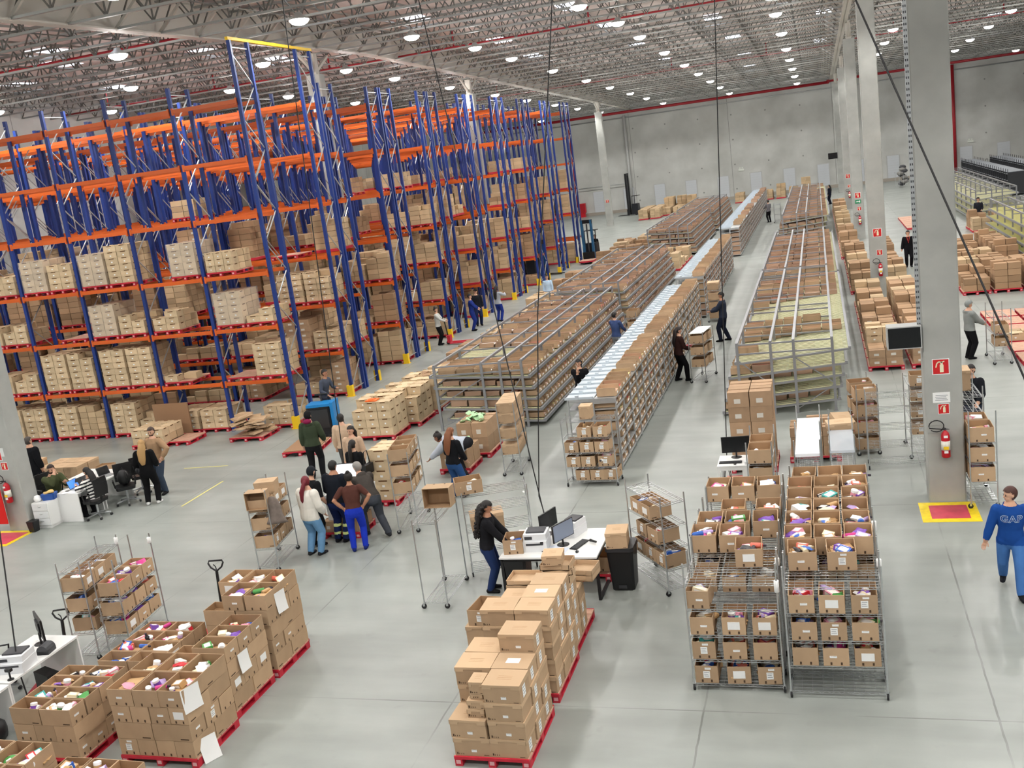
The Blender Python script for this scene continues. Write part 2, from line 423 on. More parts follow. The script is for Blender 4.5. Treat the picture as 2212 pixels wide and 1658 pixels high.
pipe('long thick red sprinkler main along the top of the back wall', [(X0 + .4, 118.9, 11.35), (1.6, 118.9, 11.35), (1.6, 118.9, 11.5), (40, 118.9, 11.5)], .16, name='sprinkler_main')
pipe('grey conduit along the back wall below the red main', [(X0 + .4, 119.3, 10.75), (40, 119.3, 10.75)], .07, GALV, 'wall_conduit')
pipe('thick red riser running down the back wall', [(14.0, 119.2, 11.3), (14.0, 119.2, .05)], .2, name='sprinkler_riser')
pipe('thin red riser on the back wall by the blue racks', [(-27.6, 119.2, 11.2), (-27.6, 119.2, 1.2)], .07, name='hydrant_riser')
pipe('pale grey drain pipe down the back wall behind the forklift', [(-21.0, 119.3, 11.0), (-21.0, 119.3, .05)], .16, mat('pvc_grey', 'c4c5c3', .5), 'drain_pipe')
pipe('grey handrail pipe along the back wall near the forklift', [(-27.2, 119.2, 3.3), (-21.2, 119.2, 3.3)], .05, GALV, 'wall_conduit')
def hydrant(x, y, lb):
    t = thing('hydrant_cabinet', lb, 'cabinet', (x, y, 0))
    link('cabinet_box', MB().b2((-.45, -.25, .5), (.45, .25, 1.6)).b2((-.35, -.2, 0), (.35, .2, .5)).mesh('cab', [RED]), t)
    link('door', MB().b2((-.38, -.27, .56), (.38, -.251, 1.54)).mesh('cabdoor', [mat('red_door', 'a80f20', .4)]), t)
hydrant(-27.0, 118.9, 'red fire hose cabinet at the back wall beside the racks')
# unseen lamps over the near end of the hall, added to light the foreground
for x in (-35.75, -28.4, -21.8, -15.05, -8.2, -1.5, 5, 11.7, 18.4):
    for y in (1.5, 10.5):
        lamp(x, y, 'added unseen round lamp over the near end of the hall to light the foreground')

# ------------------------------------------------------------------ cartons: registry, individuals and rest
REG = {}
def reg(kind, loc, dims, label, vis=1.0, rot=0, style='tray', group=None):
    d = (V(loc) - CAMP).length
    REG.setdefault(kind, []).append((-(vis * dims[0] * dims[2] / (d * d)), loc, dims, label, rot, style, group))
def box_mesh(dims, style):
    dx, dy, dz = dims
    def fn():
        m = MB()
        if style == 'tray':                     # kraft tray with a scalloped top edge on front and back
            m.box((0, 0, dz / 2), (dx, dy, dz), 0)
            for s in (-1, 1):                   # wavy rim: raised ends, low middle
                for k, (a, b, h) in enumerate(((-.5, -.22, .02), (.22, .5, .02))):
                    m.b2((a * dx, s * dy / 2 - .012, dz), (b * dx, s * dy / 2 + .004 * s, dz + h), 0)
            m.b2((-dx * .2, -dy / 2 - .003, dz * .86), (dx * .2, -dy / 2, dz * .99), 1)
            m.b2((dx / 2, -dy * .2, dz * .86), (dx / 2 + .003, dy * .2, dz * .99), 1)
            m.b2((-dx * .06, -dy / 2 - .004, dz * .3), (dx * .06, -dy / 2, dz * .5), 2)
            return m.mesh('tray', [TANC, SEAM, WHITE])
        if style == 'brown':
            m.box((0, 0, dz / 2), (dx, dy, dz), 0)
            m.b2((-dx / 2, -.02, dz), (dx / 2, .02, dz + .003), 1)
            m.b2((-dx * .2, -dy / 2 - .003, dz * .25), (dx * .1, -dy / 2, dz * .55), 2)
            return m.mesh('brown_box', [TAND, SEAM, mat('box_label', 'd8d3c9', .7)])
        if style == 'shelf':                    # open-front picking carton, low front edge, goods inside
            t = .012
            m.b2((-dx / 2, -dy / 2, 0), (dx / 2, dy / 2, t), 0)
            for s in (-1, 1): m.b2((-dx / 2, s * dy / 2 - s * t, 0), (dx / 2, s * dy / 2, dz), 0)
            m.b2((-dx / 2, -dy / 2, 0), (-dx / 2 + t, dy / 2, dz), 0)
            m.b2((dx / 2 - t, -dy / 2, 0), (dx / 2, dy / 2, dz * .5), 0)
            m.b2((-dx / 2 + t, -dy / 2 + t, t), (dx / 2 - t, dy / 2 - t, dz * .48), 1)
            m.b2((dx / 2, -dy * .15, dz * .15), (dx / 2 + .003, dy * .2, dz * .38), 2)
            return m.mesh('pick_carton', [CARD, MIXG, WHITE])
    return cached(('box', style, tuple(round(v, 3) for v in dims)), fn)
MIXG = mat('mixed_goods', 'b9978a', .6)
def goods_mat(name, island):
    m = bpy.data.materials.new(name); m.use_nodes = True; nt = m.node_tree; b = nt.nodes['Principled BSDF']; b.inputs['Roughness'].default_value = .5
    if island: g = nt.nodes.new('ShaderNodeNewGeometry'); f = g.outputs['Random Per Island']
    else: g = nt.nodes.new('ShaderNodeObjectInfo'); f = g.outputs['Random']
    r = nt.nodes.new('ShaderNodeValToRGB'); r.color_ramp.interpolation = 'CONSTANT'
    cs = ['6a5340', 'c9a58f', 'e6c3ba', '8a6a4c', 'efece8', 'b7a2c4', '73583f', 'c4574f', 'd5cf8f', '5d4735', 'e3c2bc', 'f3f1ee', 'ad7f63', 'f0eeea', '8f7f70', 'e4b9a6']
    e = r.color_ramp.elements
    for i, c in enumerate(cs):
        el = e[0] if i == 0 else e.new(i / len(cs))
        el.position = i / len(cs); el.color = (*rgb(c), 1)
    nt.links.new(f, r.inputs['Fac']); nt.links.new(r.outputs['Color'], b.inputs['Base Color']); return m
MIXG = goods_mat('mixed_goods_single', False)
MIXP = goods_mat('mixed_goods_pile', True)
def open_lot(m, c, dims, rot90=False):           # simple open carton with goods, for the uncounted rest
    x, y, z = c; dx, dy, dz = dims; t = .014
    m.b2((x - dx / 2, y - dy / 2, z), (x + dx / 2, y - dy / 2 + t, z + dz), 0); m.b2((x - dx / 2, y + dy / 2 - t, z), (x + dx / 2, y + dy / 2, z + dz), 0)
    m.b2((x - dx / 2, y - dy / 2, z), (x - dx / 2 + t, y + dy / 2, z + dz), 0); m.b2((x + dx / 2 - t, y - dy / 2, z), (x + dx / 2, y + dy / 2, z + dz * .6), 0)
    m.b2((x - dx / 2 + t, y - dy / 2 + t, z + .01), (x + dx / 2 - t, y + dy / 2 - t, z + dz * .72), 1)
def flush_reg():
    LIM = {'rack_carton': 300, 'flow_rack_carton': 300, 'shelf_carton': 300, 'pallet_carton': 300}
    STUFF = {'rack_carton': 'many more tan and brown cartons stacked deep in the blue racks', 'flow_rack_carton': 'many more open cartons lined up deep on the flow racks',
             'shelf_carton': 'many more open cartons filling the long shelving', 'pallet_carton': 'many more brown cartons stacked on the floor pallets'}
    for kind, L_ in REG.items():
        L_.sort(key=lambda q: q[0])
        seen = {}
        for i, (sc, loc, dims, label, rot, style, group) in enumerate(L_[:LIM[kind]]):
            o = link(kind, box_mesh(dims, style), loc=loc, rotz=rot); tag(o, label, 'carton', group)
        m = MB()
        for sc, loc, dims, label, rot, style, group in L_[LIM[kind]:]:
            if style == 'shelf':
                d = dims if abs(math.sin(rot)) < .5 else (dims[1], dims[0], dims[2])
                open_lot(m, loc, d)
            else:
                m.box((loc[0], loc[1], loc[2] + dims[2] / 2), (dims[0] * .985, dims[1] * .985, dims[2] * .97), 1 if style == 'brown' else 0)
        if m.v:
            st = any(q[5] == 'shelf' for q in L_)
            o = link('stacked_cartons', m.mesh('rest', [CARDS, MIXP] if st else [TANS, mat('brown_pile', 'a98a6c', .85, vary=.2, island=True, spec=.15)])); tag(o, STUFF[kind], 'cartons', kind='stuff')

# ------------------------------------------------------------------ pallets
def pallet_meshes(w, d):
    def fn():
        deck = MB(); n = 7
        for i in range(n):
            a = -d / 2 + i * d / n
            deck.b2((-w / 2, a + .008, .118), (w / 2, a + d / n - .008, .14), 0)
        base = MB()
        for x in (-w / 2 + .05, 0, w / 2 - .05):
            base.b2((x - .05, -d / 2, 0), (x + .05, d / 2, .02)); base.b2((x - .05, -d / 2, .098), (x + .05, d / 2, .118))
            for y in (-d / 2 + .06, 0, d / 2 - .06): base.b2((x - .05, y - .06, .02), (x + .05, y + .06, .098))
        for s in (-1, 1): base.b2((-w / 2, s * (d / 2 - .001) - .012, .1), (w / 2, s * (d / 2 - .001) + .012, .142))
        for x in (-w / 2 + .05, 0, w / 2 - .05): base.b2((x - .03, -d / 2 - .006, .035), (x + .03, -d / 2 + .001, .085), 1)
        return deck.mesh('deck', [DECK]), base.mesh('pallet_base', [REDP, mat('pallet_mark', 'e3a9ab', .6)])
    return cached(('pallet', w, d), fn)
PALQ = []
def pallet(x, y, z, w, d, label, group=None, rot=0, vis=1):
    PALQ.append((-vis / (V((x, y, z)) - CAMP).length_squared, x, y, z, w, d, label, group, rot))
def flush_pallets():
    PALQ.sort(key=lambda q: q[0]); m = MB()
    for i, (_, x, y, z, w, d, label, group, rot) in enumerate(PALQ):
        if i < 295:
            t = thing('pallet', label, 'pallet', (x, y, z), rot, group); a, b = pallet_meshes(w, d)
            link('deck', a, t); link('base', b, t)
        else:
            m.box((x, y, z + .07), (w, d, .1), 1); m.box((x, y, z + .13), (w, d, .02), 0)
    if m.v: tag(link('pallet_rest', m.mesh('pallet_rest', [DECK, REDP])), 'more red pallets deep inside the blue racks', 'pallets', kind='stuff')
def load(kind, x, y, z, w, d, nx, ny, nl, h, phrase, style='tray', vis=1.0, ragged=0, rnd=random, cap=None):
    """cartons nx by ny by nl on a pallet deck at z; only the ones the aisle side shows count as visible"""
    cx, cy = w / nx, d / ny
    for l in range(nl):
        for j in range(ny):
            for i in range(nx):
                if ragged and l >= nl - 1 and rnd.random() < ragged: continue
                v = vis * (1 if j == 0 else (.45 if l == nl - 1 else (.3 if i == nx - 1 else .02)))
                px = x - w / 2 + (i + .5) * cx + rnd.uniform(-.006, .006); py = y - d / 2 + (j + .5) * cy + rnd.uniform(-.006, .006)
                lb = '%s carton, layer %s, column %s%s, %s' % ('tan' if style == 'tray' else 'brown', nw(l + 1), nw(i + 1), '' if j == 0 else ', row %s' % nw(j + 1), phrase)
                reg(kind, (px, py, z + l * h), (cx - .015, cy - .015, h - .004), lb, v, 0, style)

# ------------------------------------------------------------------ blue pallet racks
RX, PITCH, LEV = -16.46, 2.4, [1.65, 3.38, 5.08, 6.86, 8.59, 10.30]
DEPTH = 1.02
def post_mesh(h):
    def fn():
        m = MB(); m.b2((-.058, -.045, 0), (.058, .045, h)); m.b2((-.07, -.06, 0), (.06, .06, .012))
        return m.mesh('post', [BLUE])
    return cached(('post', round(h, 2)), fn)
def lattice_mesh(h):
    def fn():
        m = MB(); z = .25; k = 0
        while z + .95 < h:
            a, b = (0, DEPTH) if k % 2 == 0 else (DEPTH, 0)
            m.loft([(0, a, z), (0, b, z + .95)], [.018, .022], 4); z += .95; k += 1
        for zz in (.22, h - .2): m.loft([(0, 0, zz), (0, DEPTH, zz)], [.018, .018], 4)
        return m.mesh('bracing', [GALV])
    return cached(('lat', round(h, 2)), fn)
def beam_mesh():
    def fn():
        m = MB(); m.b2((.045, -.05, -.12), (PITCH - .045, 0, 0), 0); m.b2((.045, -.056, -.085), (PITCH - .045, -.05, -.035), 0)
        for x in (.045, PITCH - .105): m.b2((x, -.06, -.17), (x + .06, 0, .04), 0)
        return m.mesh('beam', [ORANGE])
    return cached('beam', fn)
ROWY = [('front', 28.0, 0)]
for k in range(8):
    y = 32.09 + 5.305 * k
    ROWY.append((('second third fourth fifth sixth seventh eighth ninth'.split()[k]), y, 1))
def rack(y, label, nbay, detail, tall0=False, name='pallet_rack'):
    t = thing(name, label, 'pallet rack', (RX, y, 0), group=None)
    h = 10.95
    for k in range(nbay + 1):
        hh = 12.0 if (tall0 and k == 0) else h
        if detail > 0 or k < 2:
            f = link('upright_frame', lattice_mesh(hh), t, (-PITCH * k, 0, 0))
            for dy in (0, DEPTH): link('post', post_mesh(hh), f, (0, dy, 0))
            if k == 0: pass
        else:
            m = cached(('frame1', 1), lambda: _frame_one(h)); link('upright_frame', m, t, (-PITCH * k, 0, 0))
    bm = beam_mesh(); n = 0
    rest = MB()
    for b in range(nbay):
        for z in LEV:
            for s in (0, 1):
                if detail == 2 or (detail == 1 and b < 4) or b < 2:
                    o = link('beam', bm, t, (-PITCH * (b + 1) + (0 if s == 0 else PITCH), -.04 if s == 0 else DEPTH + .04, z), PI if s else None); n += 1
                else:
                    x = -PITCH * (b + 1); yy = -.065 if s == 0 else DEPTH + .065
                    rest.box((x + PITCH / 2, yy, z - .06), (PITCH - .1, .05, .12))
    if rest.v:
        o = link('beam', rest.mesh('beams', [ORANGE]), t); o['kind'] = 'stuff'
    return t
def _frame_one(h):
    m = MB()
    for dy in (0, DEPTH): m.b2((-.058, dy - .045, 0), (.058, dy + .045, h), 0)
    z = .25; k = 0
    while z + .95 < h:
        a, b = (0, DEPTH) if k % 2 == 0 else (DEPTH, 0)
        m.loft([(0, a, z), (0, b, z + .95)], [.018, .022], 4, 1); z += .95; k += 1
    return m.mesh('frame', [BLUE, GALV])
def guard(x, y, label):
    m = MB(); m.b2((-.11, -.09, 0), (.11, -.06, .4)); m.b2((-.11, -.09, 0), (-.08, .06, .4)); m.b2((.08, -.09, 0), (.11, .06, .4)); m.b2((-.15, -.13, 0), (.15, .06, .012))
    tag(link('post_guard', cached('guard', lambda: m.mesh('guard', [YEL])), loc=(x, y, 0)), label, 'rack guard')
NB = 10
rack(28.0, 'front blue and orange pallet rack facing the office desks', 9, 2, True)
guard(RX, 27.9, 'yellow guard on the end post of the front rack')
for k, (nm, y, dbl) in enumerate(ROWY[1:]):
    rack(y, 'blue and orange pallet rack, front half of the %s rack row' % nm, NB, 1 if k < 2 else 0, k == 0)
    rack(y + DEPTH + .22, 'blue and orange pallet rack, rear half of the %s rack row' % nm, NB, 0)
    guard(RX, y - .1, 'yellow guard on the front end post of the %s rack row' % nm)
    g2 = y + 2 * DEPTH + .22
    m = MB().b2((-.11, .06, 0), (.11, .09, .4)).b2((-.11, -.06, 0), (-.08, .09, .4)).b2((.08, -.06, 0), (.11, .09, .4))
    tag(link('post_guard', cached('guard2', lambda: m.mesh('guard2', [YEL])), loc=(RX, g2, 0)), 'yellow guard on the rear end post of the %s rack row' % nm, 'rack guard')
tb = MB(); tb.b2((RX - .05, 27.9, 12.0), (RX + .05, 33.25, 12.09))
tag(link('tie_bar', tb.mesh('tie', [YEL])), 'yellow tie bar joining the tall end frames of the first two racks', 'tie bar')

def bayx(b, half): return RX - PITCH * b - .65 - 1.08 * half
def rack_load(row, y, b, half, lev, n, style='tray', h=.2, wrap=False, nx=2, ragged=.0, rnd=random, vis=1, w=.98):
    z = .0 if lev < 0 else LEV[lev]
    x = bayx(b, half); cy = y + .5
    lvl = 'floor level' if lev < 0 else 'level %s' % nw(lev + 1)
    ph = '%s rack bay %s %s %s' % (row, nw(b + 1), 'west' if half else 'east', lvl)
    pallet(x, cy, z, 1.0, 1.16, 'red pallet, %s' % ph, vis=vis)
    if n: load('rack_carton', x, cy, z + .145, w, 1.12, nx, 3, n, h, ph, style, vis, ragged, rnd)
    if wrap:
        H = n * h; m = MB().box((0, 0, H / 2 + .01), (w + .03, 1.15, H + .02))
        tag(link('stretch_film', m.mesh('film', [FILM]), loc=(x, cy, z + .145)), 'clear stretch film around the cartons, %s' % ph, 'stretch film')
R1 = [(0, 0, -1, 3, 0, .1), (1, 0, -1, 3, 0, .3), (1, 1, -1, 3, 0, .35), (2, 1, -1, 5, 0, 0), (2, 0, -1, 3, 0, .2), (3, 0, -1, 5, 0, .2), (3, 1, -1, 5, 0, 0), (4, 0, -1, 5, 0, 0), (4, 1, -1, 5, 0, 0),
      (0, 0, 0, 5, 0, 0), (0, 1, 0, 0, 0, 0), (1, 1, 0, 1, 0, .7), (2, 0, 0, 6, 0, .2), (2, 1, 0, 6, 0, .2), (3, 0, 0, 6, 0, .1), (3, 1, 0, 6, 0, .1), (4, 0, 0, 3, 0, .3), (4, 1, 0, 3, 0, .4),
      (0, 0, 1, 2, 0, .6), (0, 1, 1, 5, 1, 0), (1, 1, 1, 3, 0, .6), (2, 0, 1, 3, 0, .5), (2, 1, 1, 5, 1, 0), (3, 0, 1, 0, 0, 0), (4, 0, 1, 3, 0, .6), (4, 1, 1, 3, 0, .3),
      (0, 1, 2, 3, 0, 0), (1, 0, 2, 5, 1, 0), (2, 0, 2, 6, 0, 0), (2, 1, 2, 5, 1, 0), (3, 0, 2, 4, 0, 0), (3, 1, 2, 5, 1, 0), (4, 0, 2, 3, 0, 0), (4, 1, 2, 2, 0, 0)]
for b, hf, lv, n, wr, rg in R1:
    rack_load('front', 28.0, b, hf, lv, n, 'tray', .205, bool(wr), ragged=rg, nx=3 if (b, hf, lv) in ((3, 0, -1), (0, 1, 2)) else 2)
rr = random.Random(11)
for k, (nm, y, dbl) in enumerate(ROWY[1:]):
    for half_row in (0, 1):
        yy = y + half_row * (DEPTH + .22)
        if half_row and k > 4: continue
        for b in range(7 if k < 3 else 5):
            for lv in (-1, 0, 1, 2, 3):
                for hf in (0, 1):
                    p = {-1: .85, 0: .85, 1: .85, 2: .5, 3: .03}[lv]
                    if k > 4: p = {-1: .85, 0: .8, 1: .8, 2: .7, 3: .4}[lv]
                    if half_row: p *= .55
                    if rr.random() > p: continue
                    n = rr.choice([2, 3, 4, 5, 5, 6]); st = rr.choice(['tray', 'tray', 'tray', 'brown'])
                    if k == 0 and half_row == 0 and b == 0 and lv == 2: n = 5 if hf == 0 else 0
                    wr = rr.random() < .12 and n > 3 and k < 3
                    rack_load(nm + (' rear' if half_row else ''), yy, b, hf, lv, n if lv < 3 else min(n, 3), st, .22 if st == 'brown' else .205, wr, ragged=rr.choice([0, .2, .4]), rnd=rr, vis=.75 if half_row == 0 else .2)

# ------------------------------------------------------------------ carton flow racks and long shelving
# side = +1: picked from +x (tiers drop towards +x); -1: picked from -x
def flow_rack(name, label, xs, y0, y1, zpick, xpick, xload, side, rnd, rackword, fill=1.0, H=1.93, pitch=2.3, vis=1.0, firstframe=True, colour=ROLL, cartons=True, drop=.17, top_fill=.95):
    t = thing('flow_rack', label, 'flow rack', (xs[0], y0, 0))
    ox, oy = xs[0], y0
    nf = max(2, int(round((y1 - y0) / pitch)) + 1); step = (y1 - y0) / (nf - 1)
    pm = cached(('fpost', H), lambda: MB().b2((-.035, -.03, 0), (.035, .03, H)).b2((-.06, -.05, 0), (.06, .05, .01)).mesh('post', [ALU]))
    full = y0 < 60
    for k in range(nf):
        yy = y0 + k * step
        for x in xs:
            link('post', pm, t, (x - ox, yy - oy, 0))
        fr = MB()
        for z in (H - .02, H - .27):
            for a, b in ((0, 1), (1, 2), (2, 3)):
                fr.b2((xs[a] - ox, -.02, z - .02), (xs[b] - ox, .02, z + .02))
        if k == 0:
            for a, b in ((0, 1), (2, 3)):
                fr.loft([(xs[a] - ox, 0, .75 if side > 0 else 1.5), (xs[b] - ox, 0, 1.5 if side > 0 else .75)], [.02, .02], 4)
                fr.loft([(xs[a] - ox, 0, .1), (xs[b] - ox, 0, .7)], [.018, .018], 4)
        link('cross_frame', fr.mesh('cross', [ALU]), t, (0, yy - oy, 0))
    rl = MB()
    for i, x in enumerate(xs):
        link('top_rail', MB().b2((x - ox - .035, 0, H - .03), (x - ox + .035, y1 - y0, H + .035)).mesh('rail', [ALU]), t)
    for j, z in enumerate(zpick):
        xa, xb = xload[j], xpick[j]; L_ = abs(xb - xa)
        s = link('shelf_tier', _tier_frame(xa - ox, xb - ox, z, drop, y1 - y0, nf).mesh('tier', [ALU]), t)
        rb = MB(); nl = int((y1 - y0) / .165)
        for i in range(nl):
            yy = (i + .5) * (y1 - y0) / nl
            rb.add([(xa - ox, yy + a, z + drop + c) for a in (-.022, .022) for c in (0, .02)] + [(xb - ox, yy + a, z + c) for a in (-.022, .022) for c in (0, .02)],
                   [(0, 1, 3, 2), (4, 6, 7, 5), (1, 5, 7, 3), (0, 2, 6, 4), (0, 4, 5, 1), (2, 3, 7, 6)])
        link('roller_bed', rb.mesh('rollers', [colour]), s)
    if not cartons: return t
    for j, z in enumerate(zpick):
        xa, xb = xload[j], xpick[j]
        top = j == len(zpick) - 1
        nl = int((y1 - y0) / .345)
        for i in range(nl):
            yy = y0 + .08 + (i + .5) * (y1 - y0 - .16) / nl
            nd = int(abs(xb - xa) / .56)
            pf = fill if not top else fill * top_fill
            depth = rnd.choice([nd, nd, nd, nd - 1, 2, 1]) if top else rnd.choice([1, 2, 2, nd])
            if rnd.random() > pf: depth = 0
            if i < 3 and fill > .7: depth = nd
            hh = rnd.choice([.14, .18, .2, .23])
            hh = min(hh, .23)
            for q in range(depth):
                xx = xb - side * (.29 + q * .55)
                zz = z + .028 + drop * (abs(xb - xx) / abs(xb - xa)) + (.012)
                if q and not top and i >= 3 and rnd.random() < .5: continue
                vv = vis if q == 0 else (vis * .9 if top else vis * .03)
                lb = 'open carton, lane %s, tier %s, place %s, %s' % (nw(i + 1), nw(j + 1), nw(q + 1), rackword)
                reg('flow_rack_carton', (xx, yy, zz), (.52, .3, hh), lb, vv * (1.5 if i < 3 else 1), 0 if side > 0 else PI, 'shelf')
    return t
def _tier_frame(xa, xb, z, drop, L_, nf):
    m = MB()
    def rail(x, zz, h=.085, w=.035): m.b2((x - w, 0, zz - h * .55), (x + w, L_, zz + h * .45))
    rail(xa, z + drop); rail(xb, z); rail((xa + xb) / 2, z + drop / 2 - .03, .05, .02)
    for k in range(nf):
        y = k * L_ / (nf - 1)
        m.loft([(xa, y, z + drop - .02), (xb, y, z - .02)], [.035, .035], 4)
    return m
rf = random.Random(5)
AX = [-10.95, -9.5, -8.95, -8.31]
AZ = [.17, .5, .82, 1.13, 1.46]; AP = [-7.82, -7.88, -7.96, -8.04, -8.12]; AL = [-10.72, -10.81, -10.9, -11.01, -11.1]
for i, (a, b, w) in enumerate([(26.6, 40.3, 'nearest'), (41.7, 56, 'second'), (66.5, 80, 'third'), (82, 97.5, 'farthest')]):
    flow_rack('flow_rack', 'aluminium carton flow rack beside the pallet racks, %s of four in line' % w, AX, a, b, AZ, AP, AL, 1, rf, '%s flow rack beside the pallet racks' % w, fill=1, vis=1.0)
CX = [-2.34, -1.48, -.9, .06]
CZ = [.1, .44, .74, 1.04, 1.42]; CP = [-2.82, -2.74, -2.66, -2.59, -2.4]; CL = [.16, .23, .29, .38, .48]
for i, (a, b, w, fl) in enumerate([(26.6, 40.6, 'nearest', .62), (41, 56, 'second', .9), (66.5, 80, 'third', .95), (82, 98, 'farthest', .95)]):
    flow_rack('flow_rack', 'aluminium flow rack with cream rollers beside the pillars, %s of four in line' % w, CX, a, b, CZ, CP, CL, -1, rf, '%s flow rack beside the pillars' % w, fill=fl, drop=.22, top_fill=1 if i else .8)
# empty flow racks beyond the pillars
EX = [9.2, 10.1, 10.7, 11.5]
EZ = [.2, .6, 1.0, 1.35]
flow_rack('flow_rack', 'empty aluminium flow rack beyond the pillars, behind the person in dark clothes', EX, 69, 96, EZ, [9.0, 9.05, 9.1, 9.15], [11.6] * 4, -1, rf, '', cartons=False)
flow_rack('flow_rack', 'flow rack with yellowish roller tiers at the edge of the view beyond the pillars', [9.0, 9.9, 10.5, 11.3], 44, 62, [.25, .62, 1.0, 1.4], [8.7, 8.75, 8.8, 8.9], [11.5] * 4, -1, rf, '', cartons=False, colour=mat('yellow_rollers', 'd6d08a', .5))
# grey steel shelving far beyond
for k, x in enumerate((13.6, 16.2)):
    t = thing('steel_shelving', 'dark grey empty steel shelving far beyond the pillars, %s row' % ('first', 'second')[k], 'shelving', (x, 85, 0))
    for j, z in enumerate((.1, .6, 1.1, 1.6, 1.75)):
        link('shelf', MB().b2((0, 0, z), (1.2, 26, z + .03)).mesh('shelf', [mat('shelf_grey', '8b9097', .5, .3)]), t)
    for i in range(27):
        link('upright', cached('upr', lambda: MB().b2((-.02, -.02, 0), (.02, .02, 2.0)).b2((1.18, -.02, 0), (1.22, .02, 2.0)).b2((0, -.015, .12), (1.2, .015, 1.75)).mesh('upright', [DGREY])), t, (0, i, 0))

# long shelving B: cartons face +x, white panels on top of the -x half
def shelving(label, y0, y1, word, rnd, dark=False, panels=True, topc=1.0):
    xl, xr = -5.97, -4.8; H = 1.76; n = int(round((y1 - y0) / .93)); step = (y1 - y0) / n
    t = thing('long_shelving', label, 'shelving', (xl, y0, 0))
    W = xr - xl; tiers = [.08, .36, .64, .92, 1.2, 1.48]
    um = cached('shup', lambda: MB().b2((W - .03, -.02, 0), (W, .02, H)).b2((-.0, -.02, 0), (.03, .02, H)).b2((W / 2 - .02, -.02, 0), (W / 2 + .02, .02, H)).mesh('upright', [GALV]))
    for i in range(n + 1): link('upright', um, t, (0, i * step, 0))
    for j, z in enumerate(tiers + [H - .03]):
        link('shelf', MB().b2((0, 0, z), (W, y1 - y0, z + .03)).mesh('shelf', [GALV]), t)
    link('end_panel', MB().b2((W * .5, -.03, H - .12), (W, -.02, H)).b2((.05, -.03, H - .06), (W * .5, -.02, H)).b2((W * .5, -.028, .05), (W * .55, -.022, H)).mesh('endp', [GALV]), t)
    if panels:
        npan = int((y1 - y0) / .47)
        pmz = cached('pan', lambda: MB().b2((-.06, .012, H), (.64, .44, H + .02)).b2((-.06, .0, H), (.64, .012, H + .055)).b2((.2, -.02, H), (.28, .05, H + .1)).mesh('panel', [WSHELF]))
        for i in range(min(npan, 98)): link('top_panel', pmz, t, (0, i * .47, 0))
    # cartons in the pigeonholes
    for i in range(n):
        for j, z in enumerate(tiers):
            for q in range(2):
                if rnd.random() < .06: continue
                yy = y0 + i * step + .05 + (q + .5) * (step - .1) / 2
                lb = 'carton %s of section %s, shelf %s, %s' % (('one', 'two')[q], nw(i + 1), nw(j + 1), word)
                reg('shelf_carton', (xr - .27 - rnd.random() * .03, yy, z + .032), (.5, step / 2 - .08, rnd.choice([.2, .18, .22])), lb, 1, 0, 'shelf')
    i = 0; yy = y0 + .3
    while yy < y1 - .3:
        if rnd.random() < topc:
            reg('shelf_carton', (xr - .24, yy, H + .01), (.46, .36, rnd.choice([.22, .2, .25])), 'open carton %s along the top of %s' % (ordw(min(i + 1, 60)), word), 3, 0, 'shelf')
        yy += .42; i += 1
    return t
rs = random.Random(9)
shelving('long grey shelving of pigeonhole cartons down the middle aisle, nearest of three', 22.35, 40.3, 'the nearest shelving', rs, topc=.9)
shelving('long grey shelving of pigeonhole cartons down the middle aisle, second of three', 42.2, 57.3, 'the second shelving', rs, topc=.95)
shelving('long grey shelving of pigeonhole cartons down the middle aisle, farthest of three', 63.2, 101, 'the farthest shelving', rs, topc=.25)

# ------------------------------------------------------------------ pallets of cartons in the floor lanes
rl = random.Random(21)
def lane(name, xs, ys, word, hset=(2, 3, 4), style='brown', d=1.2, w=1.0, empty=.0, mixed=True, h=.25, vis=1, rag=(.1, .4, .6)):
    k = 0
    for i, y in enumerate(ys):
        for j, x in enumerate(xs):
            k += 1
            ph = 'pallet %s %s' % (nw(k), word)
            pallet(x, y, 0, w, d, 'red floor pallet, %s from the camera, %s' % (ordw(k), word))
            if rl.random() < empty: continue
            n = rl.choice(hset)
            st = style if not mixed else rl.choice([style, style, 'tray'])
            load('pallet_carton', x, y, .145, w - .06, d - .06, 2, 3, n, h if st == 'brown' else .22, ph, st, vis, ragged=rl.choice(rag), rnd=rl)
# lane between the blue racks and the first flow rack
lane('a', [-13.0, -11.98][:2], [30.6 + 1.35 * i for i in range(8)], 'beside the nearest flow rack', (2, 3, 3), 'brown')
lane('a2', [-13.6, -12.4], [43.5 + 1.4 * i for i in range(10)], 'beside the second flow rack', (1, 2, 3), 'brown')
lane('a3', [-13.4, -12.2], [62.5 + 1.5 * i for i in range(9)], 'beside the third flow rack', (2, 3, 4), 'brown', vis=.8)
# between flow racks, red pallets
lane('g', [-9.6, -8.5], [59.5, 61.2, 62.9, 64.6], 'gap between flow racks', (2, 3, 4), 'tray')
# along the pillar row
lane('p', [1.55, 2.75], [31.3 + 1.32 * i for i in range(9)], 'along the pillar row', (3, 4, 4), 'brown', h=.24)
lane('p2', [1.5, 2.8], [45.6 + 1.4 * i for i in range(8)], 'along the second pillar gap', (3, 4), 'brown')
lane('p3', [1.4], [57.5 + 1.5 * i for i in range(22)], 'single file by far pillars', (2, 3, 4), 'brown', vis=.6)
